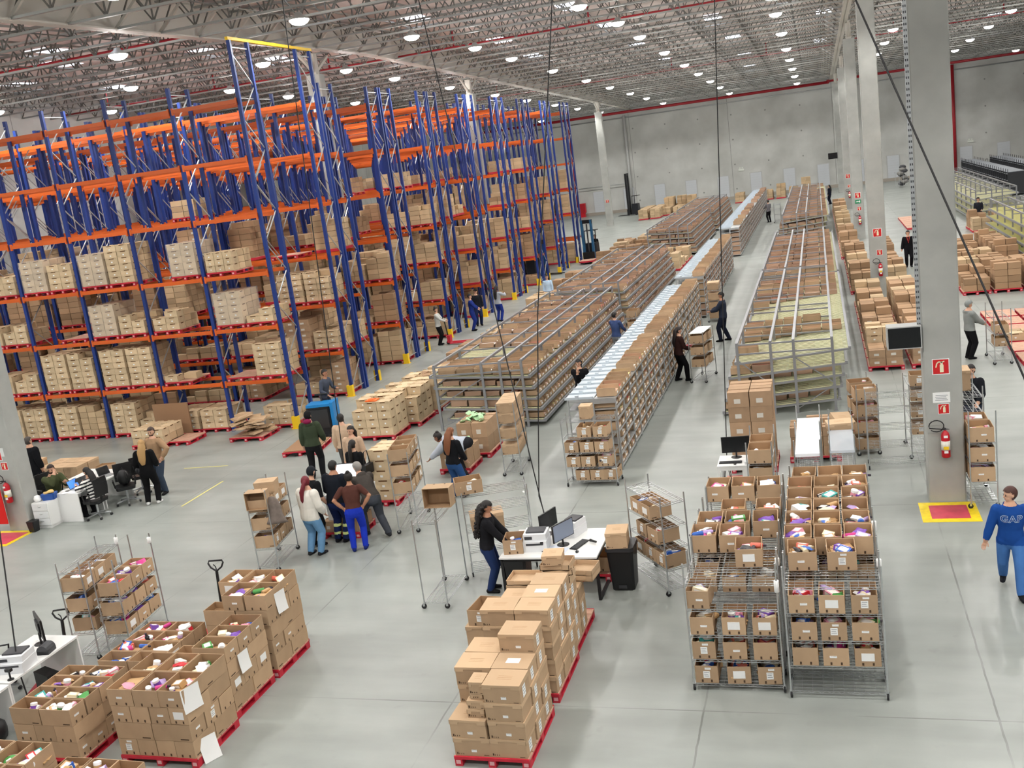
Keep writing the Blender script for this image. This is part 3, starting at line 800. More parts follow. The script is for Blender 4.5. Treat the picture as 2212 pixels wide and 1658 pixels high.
# beyond the pillars
lane('q', [5.6, 6.7, 7.8], [43 + 1.4 * i for i in range(10)], 'wide block beyond the pillars', (2, 3, 4), 'brown', empty=.08)
lane('q2', [5.6, 6.7], [30.8 + 1.35 * i for i in range(6)], 'behind the grey hood', (0, 0, 1), 'brown', empty=.6)
lane('q2b', [7.8, 8.9], [30.8 + 1.35 * i for i in range(7)], 'stacks beyond the grey hood', (4, 5, 6), 'brown', h=.26)
lane('q3', [8.7, 9.9], [63.8, 65.4], 'by the empty flow racks', (3, 4), 'brown')
lane('q4', [5.6, 6.7], [68.8, 70.1, 71.4, 72.7, 74, 75.3], 'lying flat beyond the pillars', (0,), 'brown', empty=1)
# far end
lane('f1', [-17.2, -16.0], [103.5 + 1.3 * i for i in range(5)], 'near the far forklift', (4,), 'tray', mixed=False, h=.26, rag=(0,))
lane('f2', [-15.2, -14.0, -12.8], [106 + 1.3 * i for i in range(5)], 'far block by back wall', (3, 7), 'tray', mixed=False, rag=(0, .1))
lane('f3', [-8.2, -5.2, -3.9, -2.6, -1.3], [112.5, 114], 'against the back wall', (4, 6, 8), 'tray', mixed=False, rag=(0, .3))
lane('f4', [16, 17.4, 18.8, 20.2], [113, 114.5], 'empty red stack by the back wall', (0,), 'tray', empty=1)

cage = thing('roll_cage', 'wire cage of grey bags against the back wall beyond the pillars', 'cage', (7.9, 108, 0))
k = MB()
for i in range(5):
    for z0 in (0.15, 1.5): k.loft([(-.7 + .35 * i, -.5, z0), (-.7 + .35 * i, .5, z0)], [.015, .015], 4)
    for y in (-.5, .5): k.loft([(-.7 + .35 * i, y, .15), (-.7 + .35 * i, y, 1.5)], [.015, .015], 4)
link('cage_frame', k.mesh('cage', [GALV]), cage)
rg = random.Random(2)
for i in range(9):
    b = MB().ball((0, 0, 0), (.34, .3, .2), 10).mesh('bag', [mat('bag_grey', '8d8b87', .8) if i % 2 else mat('bag_dark', '4a4a4d', .8)], True)
    for v in b.vertices: v.co *= 1 + rg.uniform(-.12, .12)
    tag(link('grey_bag', b, loc=(7.9 + rg.uniform(-.3, .3), 108 + rg.uniform(-.2, .2), .36 + .2 * i)), '%s bag, %s up in the wire cage by the back wall' % ('grey' if i % 2 else 'dark', ordw(i + 1)), 'bag')

# ------------------------------------------------------------------ open cartons and the goods in them
PAL = [('white', 'f2f1ee'), ('pink', 'e99db0'), ('magenta', 'd23b8c'), ('purple', '7d4fb3'), ('red', 'cc2430'), ('blue', '2d62bd'), ('teal', '3aa7a2'), ('cream', 'efe0bd'), ('kraft', 'c79f6c'), ('black', '26242a'), ('green', '4c9a4a'), ('coral', 'ee7a66'), ('lilac', 'bfa6da')]
WPAL = ['white'] * 5 + ['pink'] * 3 + ['lilac'] * 2 + ['cream'] * 2 + ['kraft'] * 2 + ['magenta', 'purple', 'purple', 'red', 'blue', 'blue', 'black', 'coral', 'coral', 'green', 'teal']
GM = {n: mat('goods_' + n, h, .42) for n, h in PAL}
def g_packet():
    m = MB(); n = 6
    vs = []
    for k in (1, -1):
        for i in range(n + 1):
            for j in range(n + 1):
                x, y = i / n * 2 - 1, j / n * 2 - 1
                b = (1 - x ** 4) * (1 - y ** 4)
                vs.append((x * .085 * (1 - .08 * y * y), y * .06 * (1 - .06 * x * x), .02 + k * .02 * b + .006 * math.sin(5 * x + 3 * y)))
    W = n + 1; f = []
    for i in range(n):
        for j in range(n):
            a = i * W + j; f.append((a, a + W, a + W + 1, a + 1)); b = a + W * W; f.append((b, b + 1, b + W + 1, b + W))
    m.add(vs, f); return m.mesh('packet', [WHITE], True)
def g_box():
    m = MB(); m.box((0, 0, .03), (.14, .09, .06), 0); m.b2((-.05, -.0455, .012), (.05, -.045, .048), 1); m.b2((-.05, -.03, .06), (.05, .03, .0606), 1)
    return m.mesh('small_box', [WHITE, mat('printed_panel', 'f6efe6', .5)])
def g_jar():
    m = MB(); m.lathe([(.034, 0), (.037, .004), (.037, .05), (.033, .054)], n=14); m.lathe([(.036, .054), (.038, .058), (.038, .08), (.034, .083)], n=14, mi=1)
    return m.mesh('jar', [WHITE, mat('jar_cap', 'f7f7f5', .35)], False)
def g_bottle():
    m = MB(); m.lathe([(.026, 0), (.029, .005), (.029, .11), (.02, .13), (.012, .135)], n=12); m.lathe([(.014, .135), (.014, .165), (.011, .168)], n=12, mi=1)
    return m.mesh('bottle', [WHITE, mat('bottle_cap', '3b3440', .4)])
def g_card():
    m = MB(); m.box((0, 0, .006), (.2, .15, .012), 0); m.box((.03, .02, .016), (.18, .13, .008), 0, Matrix.Rotation(.25, 4, 'Z')); m.b2((-.1, -.004, .012), (.1, .004, .0135), 1)
    return m.mesh('folded_card', [mat('goods_kraftcard', 'cfa878', .7), SEAM])
GOOD = {'soft_packet': (g_packet(), 'packet'), 'small_box': (g_box(), 'little box'), 'jar': (g_jar(), 'jar'), 'bottle': (g_bottle(), 'bottle'), 'folded_card': (g_card(), 'folded card')}
GCNT = {k: 0 for k in GOOD}
def goods(loc, rot, dims, z0, n, where, rnd, kinds=('soft_packet', 'soft_packet', 'small_box', 'small_box', 'jar', 'bottle', 'folded_card'), cols=None):
    M = Matrix.Rotation(rot, 3, 'Z'); used = {}
    for i in range(n):
        k = rnd.choice(kinds)
        if GCNT[k] >= 285: continue
        GCNT[k] += 1
        cn = rnd.choice(cols) if cols else rnd.choice(WPAL)
        s = rnd.uniform(.85, 1.5) if k != 'folded_card' else rnd.uniform(.9, 1.35)
        ex = max(.01, dims[0] / 2 - .09 * s); ey = max(.01, dims[1] / 2 - .09 * s)
        gx, gy = [(-.7, -.7), (.7, .6), (-.6, .7), (.7, -.6), (0, 0), (.1, .8), (0, -.8), (.8, 0)][i % 8]
        p = V((gx * ex + rnd.uniform(-.02, .02), gy * ey + rnd.uniform(-.03, .03), 0))
        me, wd = GOOD[k]
        o = link(k, me, loc=V(loc) + M @ p + V((0, 0, z0 + .002 + .028 * (i // 3))), rotz=rot + rnd.uniform(-1, 1) if k != 'folded_card' else rot + rnd.uniform(-.3, .3))
        if k in ('bottle', 'jar') and rnd.random() < (.9 if k == 'bottle' else .5):
            o.rotation_euler = (R(88), 0, rnd.uniform(0, 6)); o.location.z += .04 * s
        elif k != 'folded_card': o.rotation_euler = (rnd.uniform(-.35, .35), rnd.uniform(-.3, .3), o.rotation_euler.z); o.location.z += .02
        o.scale = (s, s, s)
        if k != 'folded_card':
            o.material_slots[0].link = 'OBJECT'; o.material_slots[0].material = GM[cn]
        lb = '%s %s %s' % (cn if k != 'folded_card' else 'brown', wd, where)
        tag(o, lb, {'soft_packet': 'packet', 'small_box': 'box', 'jar': 'jar', 'bottle': 'bottle', 'folded_card': 'card'}[k], 'goods ' + where)
def open_mesh(dims, fill):
    dx, dy, dz = dims
    def fn():
        m = MB(); t = .009; zi = max(.012, fill * dz)
        for s in (-1, 1):
            m.b2((-dx / 2, s * dy / 2 - s * t, 0), (dx / 2, s * dy / 2, dz), 0)
            m.b2((s * dx / 2 - s * t, -dy / 2 + t, 0), (s * dx / 2, dy / 2 - t, dz), 0)
        m.b2((-dx / 2 + t, -dy / 2 + t, 0), (dx / 2 - t, dy / 2 - t, zi), 1)
        for s in (-1, 1):               # inner faces in the darker cardboard, shade painted in
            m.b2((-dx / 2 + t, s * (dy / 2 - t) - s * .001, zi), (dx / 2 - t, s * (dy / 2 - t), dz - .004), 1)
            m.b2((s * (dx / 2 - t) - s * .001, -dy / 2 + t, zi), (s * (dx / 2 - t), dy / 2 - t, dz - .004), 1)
        for s in (-1, 1):               # pair of hand-hole marks low on each short side, maker's print
            for q in (-1, 1):
                m.b2((q * dx * .2 - .012, s * dy / 2, .012), (q * dx * .2 + .012, s * (dy / 2 + .0015), .05), 2)
        m.b2((-dx / 2 - .0015, -dy * .42, .02), (-dx / 2, -dy * .2, .035), 2)
        m.b2((dx / 2, -dy * .42, .02), (dx / 2 + .0015, -dy * .2, .035), 2)
        return m.mesh('open_carton', [CARD, CARDSHADE, MARK])
    return cached(('open', dims, fill), fn)
def label_mesh(w, h, lines=3):
    def fn():
        m = MB(); m.b2((-w / 2, -.002, -h / 2), (w / 2, 0, h / 2), 0)
        for i in range(lines): m.b2((-w * .36, -.0026, h * (.28 - .26 * i)), (w * (.36 - .12 * (i % 2)), -.002, h * (.28 - .26 * i) + h * .07), 1)
        return m.mesh('paper_label', [WHITE, mat('label_print', '8a8d92', .7)])
    return cached(('lab', w, h, lines), fn)
rn = random.Random(33)
def open_carton(loc, dims, rot, where, n=4, fill=.35, tag_='r', cols=None, kinds=None, tilt=None, look='open brown carton'):
    o = link('open_carton', open_mesh(dims, fill), loc=loc, rotz=rot)
    if tilt: o.rotation_euler = tilt
    tag(o, '%s %s' % (look, where), 'carton')
    dx, dy, dz = dims
    k = {'r': rn.choice(['s', 'b', 'n', 's', 'w']), 'n': 'n'}.get(tag_, tag_)
    if k == 's': link('paper_label', label_mesh(.09, .03, 1), o, (rn.uniform(-.04, .04), -dy / 2 - .001, dz * .5))
    if k == 'b': link('paper_label', label_mesh(.09, .1), o, (0, -dy / 2 - .001, dz * .5)); link('paper_label', label_mesh(.08, .028, 1), o, (.02, -dy / 2 - .001, dz * .85))
    if k == 'w': link('paper_label', label_mesh(.16, .11, 0), o, (0, -dy / 2 - .001, dz * .52))
    if n: goods(loc, rot, dims, max(.012, fill * dz), n, 'in carton ' + where, rn, **({k_: v for k_, v in (('cols', cols), ('kinds', kinds)) if v}))
    return o
def lidded_mesh(dims):
    dx, dy, dz = dims
    def fn():
        b = MB(); b.box((0, 0, (dz - .012) / 2), (dx, dy, dz - .012), 0)
        for i, w in enumerate((.03, .014, .014, .014)): b.b2((-dx * .45 + i * .028, -dy / 2 - .0015, .02), (-dx * .45 + i * .028 + w * .6, -dy / 2, .05 if i == 0 else .038), 1)
        b.b2((dx * .3, -dy / 2 - .0015, .015), (dx * .44, -dy / 2, .022), 1)
        l = MB(); e = .006; h = .06
        l.b2((-dx / 2 - e, -dy / 2 - e, dz - .012), (dx / 2 + e, dy / 2 + e, dz), 0)
        for s in (-1, 1):
            l.b2((s * (dx / 2 + e) - s * .005, -dy / 2 - e, dz - h), (s * (dx / 2 + e), dy / 2 + e, dz - .012), 0)
            # front and back aprons with the wide shallow notch
            for a, c, hh in ((-.5, -.26, h), (.26, .5, h), (-.26, .26, .03)):
                l.b2((a * (dx + 2 * e), s * (dy / 2 + e) - s * .005, dz - hh), (c * (dx + 2 * e), s * (dy / 2 + e), dz - .012), 0)
        for i in range(3): l.b2((-dx * .2, -dy * .12 + i * .04, dz), (dx * .2, -dy * .12 + i * .04 + .006, dz + .0006), 1)
        return b.mesh('lidded_carton', [CARD, MARK]), l.mesh('lid', [LIDC, mat('faint_print', 'b08c66', .8)])
    return cached(('lid', dims), fn)
def lidded(loc, dims, where, rot=0, front=True, side=True, top=False, look='lidded brown carton'):
    b, l = lidded_mesh(dims)
    o = link('lidded_carton', b, loc=loc, rotz=rot); tag(o, '%s %s' % (look, where), 'carton')
    link('lid', l, o)
    dx, dy, dz = dims
    if front: link('paper_label', label_mesh(.07, .035, 1), o, (.02, -dy / 2 - .002, dz * .3))
    if side: link('paper_label', label_mesh(.11, .15, 3), o, (dx / 2 + .0005, -.03, dz * .42), R(90))
    if top: link('paper_label', cached('toplab', lambda: MB().b2((-.09, -.06, dz), (.09, .06, dz + .002)).mesh('tl', [WHITE])), o)
    return o

# ------------------------------------------------------------------ wire carts
def wire_shelf(L_, W):
    def fn():
        m = MB(); r = .005
        for s in (-1, 1):
            for z in (0, -.032):
                m.loft([(-L_ / 2, s * W / 2, z), (L_ / 2, s * W / 2, z)], [r, r], 4); m.loft([(s * L_ / 2, -W / 2, z), (s * L_ / 2, W / 2, z)], [r, r], 4)
            n = int(L_ / .06)
            for i in range(n):
                a, b = -L_ / 2 + i * L_ / n, -L_ / 2 + (i + 1) * L_ / n
                m.loft([(a, s * W / 2, 0 if i % 2 else -.03), (b, s * W / 2, -.03 if i % 2 else 0)], [.003, .003], 3)
            n = int(W / .06)
            for i in range(n):
                a, b = -W / 2 + i * W / n, -W / 2 + (i + 1) * W / n
                m.loft([(s * L_ / 2, a, 0 if i % 2 else -.03), (s * L_ / 2, b, -.03 if i % 2 else 0)], [.003, .003], 3)
        k = int(W / .085)
        for i in range(1, k): m.loft([(-L_ / 2, -W / 2 + i * W / k, 0), (L_ / 2, -W / 2 + i * W / k, 0)], [.0045, .0045], 4)
        k = int(L_ / .12)
        for i in range(1, k): m.loft([(-L_ / 2 + i * L_ / k, -W / 2, -.006), (-L_ / 2 + i * L_ / k, W / 2, -.006)], [.003, .003], 3)
        return m.mesh('wire_shelf', [CHROME])
    return cached(('ws', L_, W), fn)
def cart_meshes(H):
    def fn():
        p = MB().loft([(0, 0, .1), (0, 0, H)], [.0125, .0125], 8)
        for i in range(int((H - .2) / .1)): p.loft([(0, 0, .2 + i * .1), (0, 0, .208 + i * .1)], [.0142, .0142], 8)
        f = MB().b2((-.02, -.008, .05), (-.014, .03, .1)).b2((.014, -.008, .05), (.02, .03, .1)).b2((-.02, -.01, .095), (.02, .03, .105))
        w = MB().loft([(-.013, .012, .046), (.013, .012, .046)], [.046, .046], 14)
        return p.mesh('post', [CHROME]), f.mesh('caster', [CHROME]), w.mesh('wheel', [RUBBER])
    return cached(('cart', H), fn)
class Cart: pass
def wire_cart(label, x, y, rot, L_=1.2, W=.45, levels=(.12, .5, .88, 1.26, 1.6), H=1.78, group=None):
    t = thing('wire_cart', label, 'cart', (x, y, 0), rot, group)
    p, f, w = cart_meshes(H)
    for sx in (-1, 1):
        for sy in (-1, 1):
            link('post', p, t, (sx * L_ / 2, sy * W / 2, 0)); c = link('caster', f, t, (sx * L_ / 2, sy * W / 2, 0)); link('wheel', w, c)
    ws = wire_shelf(L_ - .02, W - .02)
    for z in levels: link('wire_shelf', ws, t, (0, 0, z))
    c = Cart(); c.x, c.y, c.rot, c.L, c.W, c.lv, c.t = x, y, rot, L_, W, levels, t
    return c
def at_cart(c, lx, ly, z):
    return V((c.x + lx * math.cos(c.rot) - ly * math.sin(c.rot), c.y + lx * math.sin(c.rot) + ly * math.cos(c.rot), z))
def fill_cart(c, lev, spots, where, dims=(.33, .44, .25), n=4, turn=0, skip=(), cols=None, fill=.35, tagk='r'):
    """spots: positions along the cart; cartons stand with the short side to local -y (turn=0) or +y (turn=pi)"""
    for i, sx in enumerate(spots):
        if i in skip: continue
        open_carton(at_cart(c, sx, 0, c.lv[lev] + .006), dims, c.rot + turn + rn.uniform(-.04, .04), '%s, place %s' % (where, nw(i + 1)), n, fill, tagk, cols)

# two lines of parked carts by the pillar mat
BL = (.1, .46, .82, 1.2, 1.57)
def big_line(x, ys, word, W=.46):
    return [wire_cart('wire cart, %s from the camera in the %s parked cart line' % (ORD[i], word), x, y, 0, 1.2, W, BL, 1.86) for i, y in enumerate(ys)]
EA = big_line(-.17, [12.68 + .52 * i for i in range(8)], 'east')
WE = big_line(-1.46, [12.8 + .52 * i for i in range(7)], 'west')
S3 = (-.38, 0, .37)
for k, (lv, nm) in enumerate(((1, 'bottom'), (2, 'middle'), (3, 'upper'))):
    for i, sx in enumerate((-.4, -.02, .38)):
        open_carton(at_cart(EA[0], sx + .02 * rn.random(), -.0, BL[lv] + .006), (.32, .43, .25), rn.uniform(-.03, .03), '%s shelf place %s, foremost east cart' % (nm, nw(i + 1)), 6, .3)
for lv, nm, sp in ((0, 'lowest', (-.42, .0, .4)), (1, 'low', (-.43, -.02, .38)), (2, 'middle', (-.42, .0, .4)), (3, 'upper', (-.44,))):
    for i, sx in enumerate(sp):
        open_carton(at_cart(WE[0], sx, -.0, BL[lv] + .006), (.31, .43, .25), rn.uniform(-.12, .1), '%s shelf place %s, foremost west cart' % (nm, nw(i + 1)), 6, .3)
for r, xs in enumerate([(-.36, .14), (-.42, -.02, .38), (-.42, -.03, .37), (-.42, -.03, .37), (-.42, -.03, .38), (-.42, -.02, .4), (-.36, .04, .42)]):
    for i, sx in enumerate(xs):
        d = (.37, .47, .26)
        open_carton(at_cart(EA[r + 1], sx, 0, BL[4] + .006), d, rn.uniform(-.03, .03), 'row %s place %s atop east cart line' % (nw(r + 1), nw(i + 1)), rn.choice([6, 7, 8]) if r < 4 else rn.choice([3, 6, 2]), rn.choice([.25, .4, .5]))
for r, xs in enumerate([(.22,), (-.44, -.04), (-.4, .0, .4), (-.1, .42), (-.42, -.02, .38)]):
    for i, sx in enumerate(xs):
        open_carton(at_cart(WE[r + 1 + (r > 3)], sx, 0, BL[4] + .006), (.36, .46, .26), rn.uniform(-.03, .05), 'row %s place %s atop west cart line' % (nw(r + 1), nw(i + 1)), 7, rn.choice([.3, .4, .55]))
for r in range(1, 4):           # cartons on the second-highest shelves, seen through the wires
    for i, sx in enumerate((-.4, 0, .4)):
        if rn.random() < .8: open_carton(at_cart(WE[r], sx, 0, BL[3] + .006), (.32, .43, .22), 0, 'under top wires, west cart %s place %s' % (nw(r + 1), nw(i + 1)), 2, .4, 'n')
        if rn.random() < .6: open_carton(at_cart(EA[r], sx, 0, BL[3] + .006), (.32, .43, .22), 0, 'under top wires, east cart %s place %s' % (nw(r + 1), nw(i + 1)), 1, .4, 'n')
def sleeve(c, sx, sy, z, where, h=.1):
    m = cached(('sl', h), lambda: MB().lathe([(.03, 0), (.034, .004), (.034, h), (.03, h + .003)], n=12).mesh('sleeve', [WHITE], True))
    tag(link('paper_sleeve', m, loc=at_cart(c, sx, sy, z)), 'white paper sleeve on %s' % where, 'paper sleeve')
sleeve(WE[1], .6, -.22, 1.6, 'an inner post of the second west cart'); sleeve(WE[0], .6, -.22, 1.45, 'the front inner post of the foremost west cart', .16)
sleeve(EA[1], .6, -.22, 1.62, 'the outer post of the second east cart'); sleeve(EA[3], .6, -.22, 1.7, 'the outer post of the fourth east cart', .14)

# carts around the packing desks
cX = wire_cart('wire cart with cartons and a grey cloth, beside the person in a white sweater', -11.12, 17.2, R(99), 1.15, .42, (.12, .5, .88, 1.26), 1.72)
for lv, nm in ((1, 'lowest'), (2, 'second'), (3, 'third')):
    fill_cart(cX, lv, (-.38, -.02, .34), '%s filled shelf, grey-cloth cart' % nm, (.33, .42, .25), 1)
open_carton(at_cart(cX, -.38, 0, 1.52) + V((0, .0, .0)), (.42, .36, .26), R(0), 'lying on its side atop the grey-cloth cart', 0, .05, 'n', tilt=(R(90), 0, R(10)))
lidded(at_cart(cX, .05, 0, 1.5), (.42, .3, .24), 'on the top of the grey-cloth cart, near its far end', R(12), False, False)
cl = MB(); prof = []
for i in range(9):
    t = i / 8; prof.append((.05 + .16 * t ** .7 + .02 * math.sin(7 * t), .55 * (1 - t)))
cl.lathe([(r, z) for r, z in reversed(prof)], n=14)
cm = cl.mesh('cloth', [mat('grey_cloth', '7d7169', .9, noise=.2, nscale=8)], True)
for v in cm.vertices: a = math.atan2(v.co.y, v.co.x); v.co.x *= .35 * (1 + .25 * math.sin(3 * a)); v.co.y *= 1 + .18 * math.sin(4 * a + 1)
tag(link('hanging_bag', cm, loc=at_cart(cX, -.5, -.3, 1.0), rotz=R(99)), 'grey-brown printed cloth bag hanging on the cart by the white sweater', 'bag')
cY = wire_cart('wire cart of labelled cartons behind the leaning person in grey', -8.88, 19.2, R(101), 1.25, .42, (.12, .5, .88, 1.26, 1.6), 1.78)
for lv, nm, k in ((2, 'middle', 3), (3, 'upper', 3), (4, 'top', 3)):
    fill_cart(cY, lv, (-.42, -.02, .38)[:k], '%s shelf, cart behind leaning person' % nm, (.34, .42, .24), 3)
cT = wire_cart('tall empty chrome wire cart with one tipped carton on top', -6.82, 15.6, R(92), 1.15, .43, (.12, 1.58), 1.64)
open_carton(V((-6.78, 15.95, 1.79)), (.5, .36, .3), 0, 'tipped on its side atop the tall empty cart', 0, .04, 'n', tilt=(R(88), 0, R(3)), look='empty tan carton')
cU = wire_cart('empty chrome wire cart beyond the curly-haired woman', -6.08, 16.75, R(22), 1.2, .45, (.12, .5, .88, 1.26, 1.58), 1.64)
open_carton(at_cart(cU, -.45, 0, 1.59), (.5, .36, .25), R(25), 'with yellow paper atop the empty cart', 2, .4, 'b', ['cream'], ('small_box',))
lidded(at_cart(cU, -.2, -.1, .89), (.6, .4, .3), 'on a shelf of the cart behind the curly-haired woman', R(24), False, False)
cS = wire_cart('narrow wire cart of stacked closed cartons at the end of the flow rack', -7.54, 22.75, R(96), 1.12, .42, (.12, .52, .92, 1.3), 1.8)
for lv, nm in ((1, 'lowest'), (2, 'second'), (3, 'top')):
    for i, sx in enumerate((-.34, .02, .38)):
        lidded(at_cart(cS, sx, 0, cS.lv[lv] + .006), (.42, .33, .25), '%s shelf, place %s, narrow cart by flow rack' % (nm, nw(i + 1)), R(5), False, False)
for i in range(3): lidded(at_cart(cS, -.34 + .36 * i, 0, 1.3 + .262), (.42, .33, .25), 'topmost on the narrow cart by the flow rack, place %s' % nw(i + 1), R(5), False, False)
cB = wire_cart('wire cart of labelled cartons at the end of the pigeonhole shelving', -5.3, 21.45, R(-2), 1.17, .46, (.14, .46, .8, 1.15, 1.55), 1.62)
for lv, nm, sp in ((0, 'lowest', (-.22, .12, .44)), (1, 'low', (-.4, -.06, .34)), (2, 'middle', (-.4, -.05, .3)), (3, 'upper', (-.08, .3))):
    fill_cart(cB, lv, sp, '%s shelf, cart at shelving end' % nm, (.32, .42, .24), 3, tagk='b')
lidded(at_cart(cB, -.02, 0, 1.56), (.26, .3, .3), 'standing atop the cart at the shelving end', 0, False, False)
cR = wire_cart('wire cart of dark goods beside the black bin', -3.0, 16.15, R(127), 1.25, .45, (.12, .46, .82, 1.2, 1.6), 1.74)
for lv, nm, sp in ((1, 'low', (-.42, -.05, .33)), (2, 'middle', (-.2, .2)), (3, 'upper', (.0, .35))):
    fill_cart(cR, lv, sp, '%s shelf, cart beside black bin' % nm, (.34, .42, .24), 4, R(180), cols=['black', 'blue', 'red', 'black', 'cream'])
# left pair of carts
cA = wire_cart('wire cart nearest the desk in the pair of carts by the office pillar', -12.58, 13.6, R(99), 1.25, .42, (.12, .5, .88, 1.26, 1.62), 1.8)
cC = wire_cart('wire cart of purple and red goods, in the pair beside the parked pallets', -11.92, 13.65, R(97), 1.22, .42, (.12, .44, .78, 1.12), 1.8)
for lv, nm, sp in ((1, 'low', (-.35,)), (2, 'middle', (-.4, .1)), (3, 'upper', (-.42, -.05, .3))):
    fill_cart(cA, lv, sp, '%s shelf, cart nearest monitor desk' % nm, (.36, .42, .24), 3)
for lv, nm, sp in ((1, 'low', (-.4, -.02, .36)), (2, 'middle', (-.4, -.02, .36)), (3, 'upper', (-.36, .0, .38))):
    fill_cart(cC, lv, sp, '%s shelf, cart of purple goods' % nm, (.34, .42, .24), 4, cols=['purple', 'red', 'magenta', 'blue', 'purple', 'coral'], fill=.5)
sleeve(cA, .62, -.2, 1.62, 'the far post of the cart nearest the monitor desk', .12); sleeve(cC, .6, -.2, 1.62, 'the far post of the cart of purple goods')
# carts beyond the parked lines
c1 = wire_cart('wire cart under white foam sheets behind the parked cart lines', -.52, 19.1, R(90), 1.2, .46, (.12, .5, .95, 1.36), 1.7)
c2 = wire_cart('wire cart under the far end of the white foam sheets', -.52, 20.35, R(90), 1.2, .46, (.12, .5, .95, 1.36), 1.7)
tag(link('foam_sheet', MB().b2((-.74, 18.52, 1.37), (-.29, 20.95, 1.43)).b2((-.72, 18.6, 1.43), (-.31, 20.6, 1.445)).mesh('foam', [mat('white_foam', 'f7f8fb', .5)])), 'long white foam sheet lying on two carts behind the parked cart lines', 'foam sheet')
c3 = wire_cart('wire cart carrying clear plastic sheets behind the parked cart lines', .1, 19.5, R(90), 1.25, .44, (.12, .5, .95, 1.3), 1.66)
tag(link('clear_sheet', MB().b2((-.12, 18.85, 1.31), (.32, 20.2, 1.36)).mesh('clear', [CLEAR])), 'stack of clear plastic sheets lying on a cart', 'plastic sheet')
o = lidded(V((.08, 20.45, 1.31)), (.48, .36, .16), 'at the far end of the clear plastic sheets', R(10), False, False, look='opened tan carton')
o = lidded(V((.12, 20.9, 1.33)), (.4, .32, .12), 'tilted behind the clear plastic sheets', R(30), False, False, look='flat tan carton'); o.rotation_euler = (R(28), R(8), R(30))
wire_cart('wire cart holding the tilted flat carton behind the clear sheets', .1, 20.85, R(90), .9, .44, (.12, .5, .95, 1.3), 1.5)
c4 = wire_cart('wire cart with three shelves of cartons behind the white computer desk', -1.38, 19.0, R(90), 1.15, .46, (.12, .5, .95, 1.3), 1.72)
for lv, nm in ((1, 'low'), (2, 'middle'), (3, 'top')):
    for i in range(2): open_carton(at_cart(c4, -.32 + .55 * i, 0, c4.lv[lv] + .006), (.42, .5, .26), R(0), '%s shelf place %s, cart beside foam sheets' % (nm, nw(i + 1)), 1, .5, 'n', ['white'])
# carts near the big pillar
c5 = wire_cart('empty wire cart standing across in front of the big pillar', 1.22, 21.9, 0, 1.15, .44, (.14, .52, .9, 1.27, 1.6), 1.66)
c6 = wire_cart('wire cart with four open cartons beyond the empty cart by the big pillar', .62, 23.3, R(98), 1.2, .44, (.12, .5, .88, 1.26), 1.62)
for lv, nm in ((0, 'lowest'), (1, 'low'), (2, 'middle'), (3, 'top')):
    for i in range(2): open_carton(at_cart(c6, -.34 + .62 * i, .0, c6.lv[lv] + .006), (.5, .4, .25), R(8), '%s shelf place %s, cart beyond empty cart' % (nm, nw(i + 1)), 3, .45, 'n', ['red', 'pink', 'white', 'kraft'])
c7 = wire_cart('wire cart half hidden by the big pillar with small labelled cartons', 1.75, 22.9, R(92), 1.1, .44, (.14, .52, .9, 1.27, 1.6), 1.66)
for lv, nm in ((1, 'low'), (2, 'middle'), (3, 'upper'), (4, 'top')): open_carton(at_cart(c7, -.3, 0, c7.lv[lv] + .006), (.36, .42, .24), 0, '%s shelf, cart half behind pillar' % nm, 1, .4, 'b')
c8 = wire_cart('wire cart of stacked cartons tucked against the side of the big pillar', 2.53, 19.85, R(92), 1.15, .46, (.14, .5, .88, 1.26), 1.86)
for lv, nm in ((1, 'lowest filled'), (2, 'middle'), (3, 'top')):
    for i in range(2): open_carton(at_cart(c8, -.3 + .56 * i, 0, c8.lv[lv] + .006), (.42, .5, .28), R(0), '%s shelf place %s, cart beside pillar' % (nm, nw(i + 1)), 3, .5, 's', ['white', 'lilac', 'pink'])
c9 = wire_cart('empty wire cart behind the one beside the pillar, by the man in black', 2.6, 21.9, R(92), 1.15, .46, (.14, .5, .88, 1.26, 1.6), 1.8)
o = lidded(V((2.52, 22.0, 1.61)), (.34, .5, .42), 'atop the cart by the man in black beyond the pillar', 0, False, False)
c10 = wire_cart('wire cart beside the person in the grey hood', 4.63, 31.15, R(92), 1.2, .44, (.14, .5, .88, 1.3), 1.6)
for lv in (1, 2): open_carton(at_cart(c10, -.2, 0, c10.lv[lv] + .006), (.38, .6, .24), 0, '%s shelf, cart by grey hood' % ('low', 'middle')[lv - 1], 1, .5, 's')
c11 = wire_cart('wire cart of three cartons beside the long-haired picker', -3.8, 31.15, R(80), 1.15, .46, (.12, .5, .88, 1.24), 1.6)
for lv, nm in ((1, 'low'), (2, 'middle'), (3, 'upper')):
    for i in range(2): open_carton(at_cart(c11, -.3 + .55 * i, 0, c11.lv[lv] + .006), (.44, .46, .24), R(-5), '%s shelf place %s, long-haired picker cart' % (nm, nw(i + 1)), 0, .3, 'n')
tag(link('white_board', MB().box((0, 0, 0), (.42, 1.1, .02)).mesh('board', [WMEL]), loc=at_cart(c11, 0, 0, 1.56), rotz=R(-8)), 'white board lying on top of the long-haired picker cart', 'board')
c12 = wire_cart('wire cart of cartons being pushed between flow rack and shelving', -6.75, 36.2, R(85), 1.1, .42, (.14, .55, .95, 1.35), 1.55)
for lv in (1, 2, 3): open_carton(at_cart(c12, -.1, 0, c12.lv[lv] + .006), (.4, .6, .24), 0, '%s shelf, cart by denim shirt' % ('low', 'middle', 'top')[lv - 1], 1, .5, 'n', ['white'])
c13 = wire_cart('wire cart of brown cartons standing by the middle of the shelving', -4.35, 41.6, R(90), 1.15, .5, (.14, .5, .88, 1.3), 1.5)
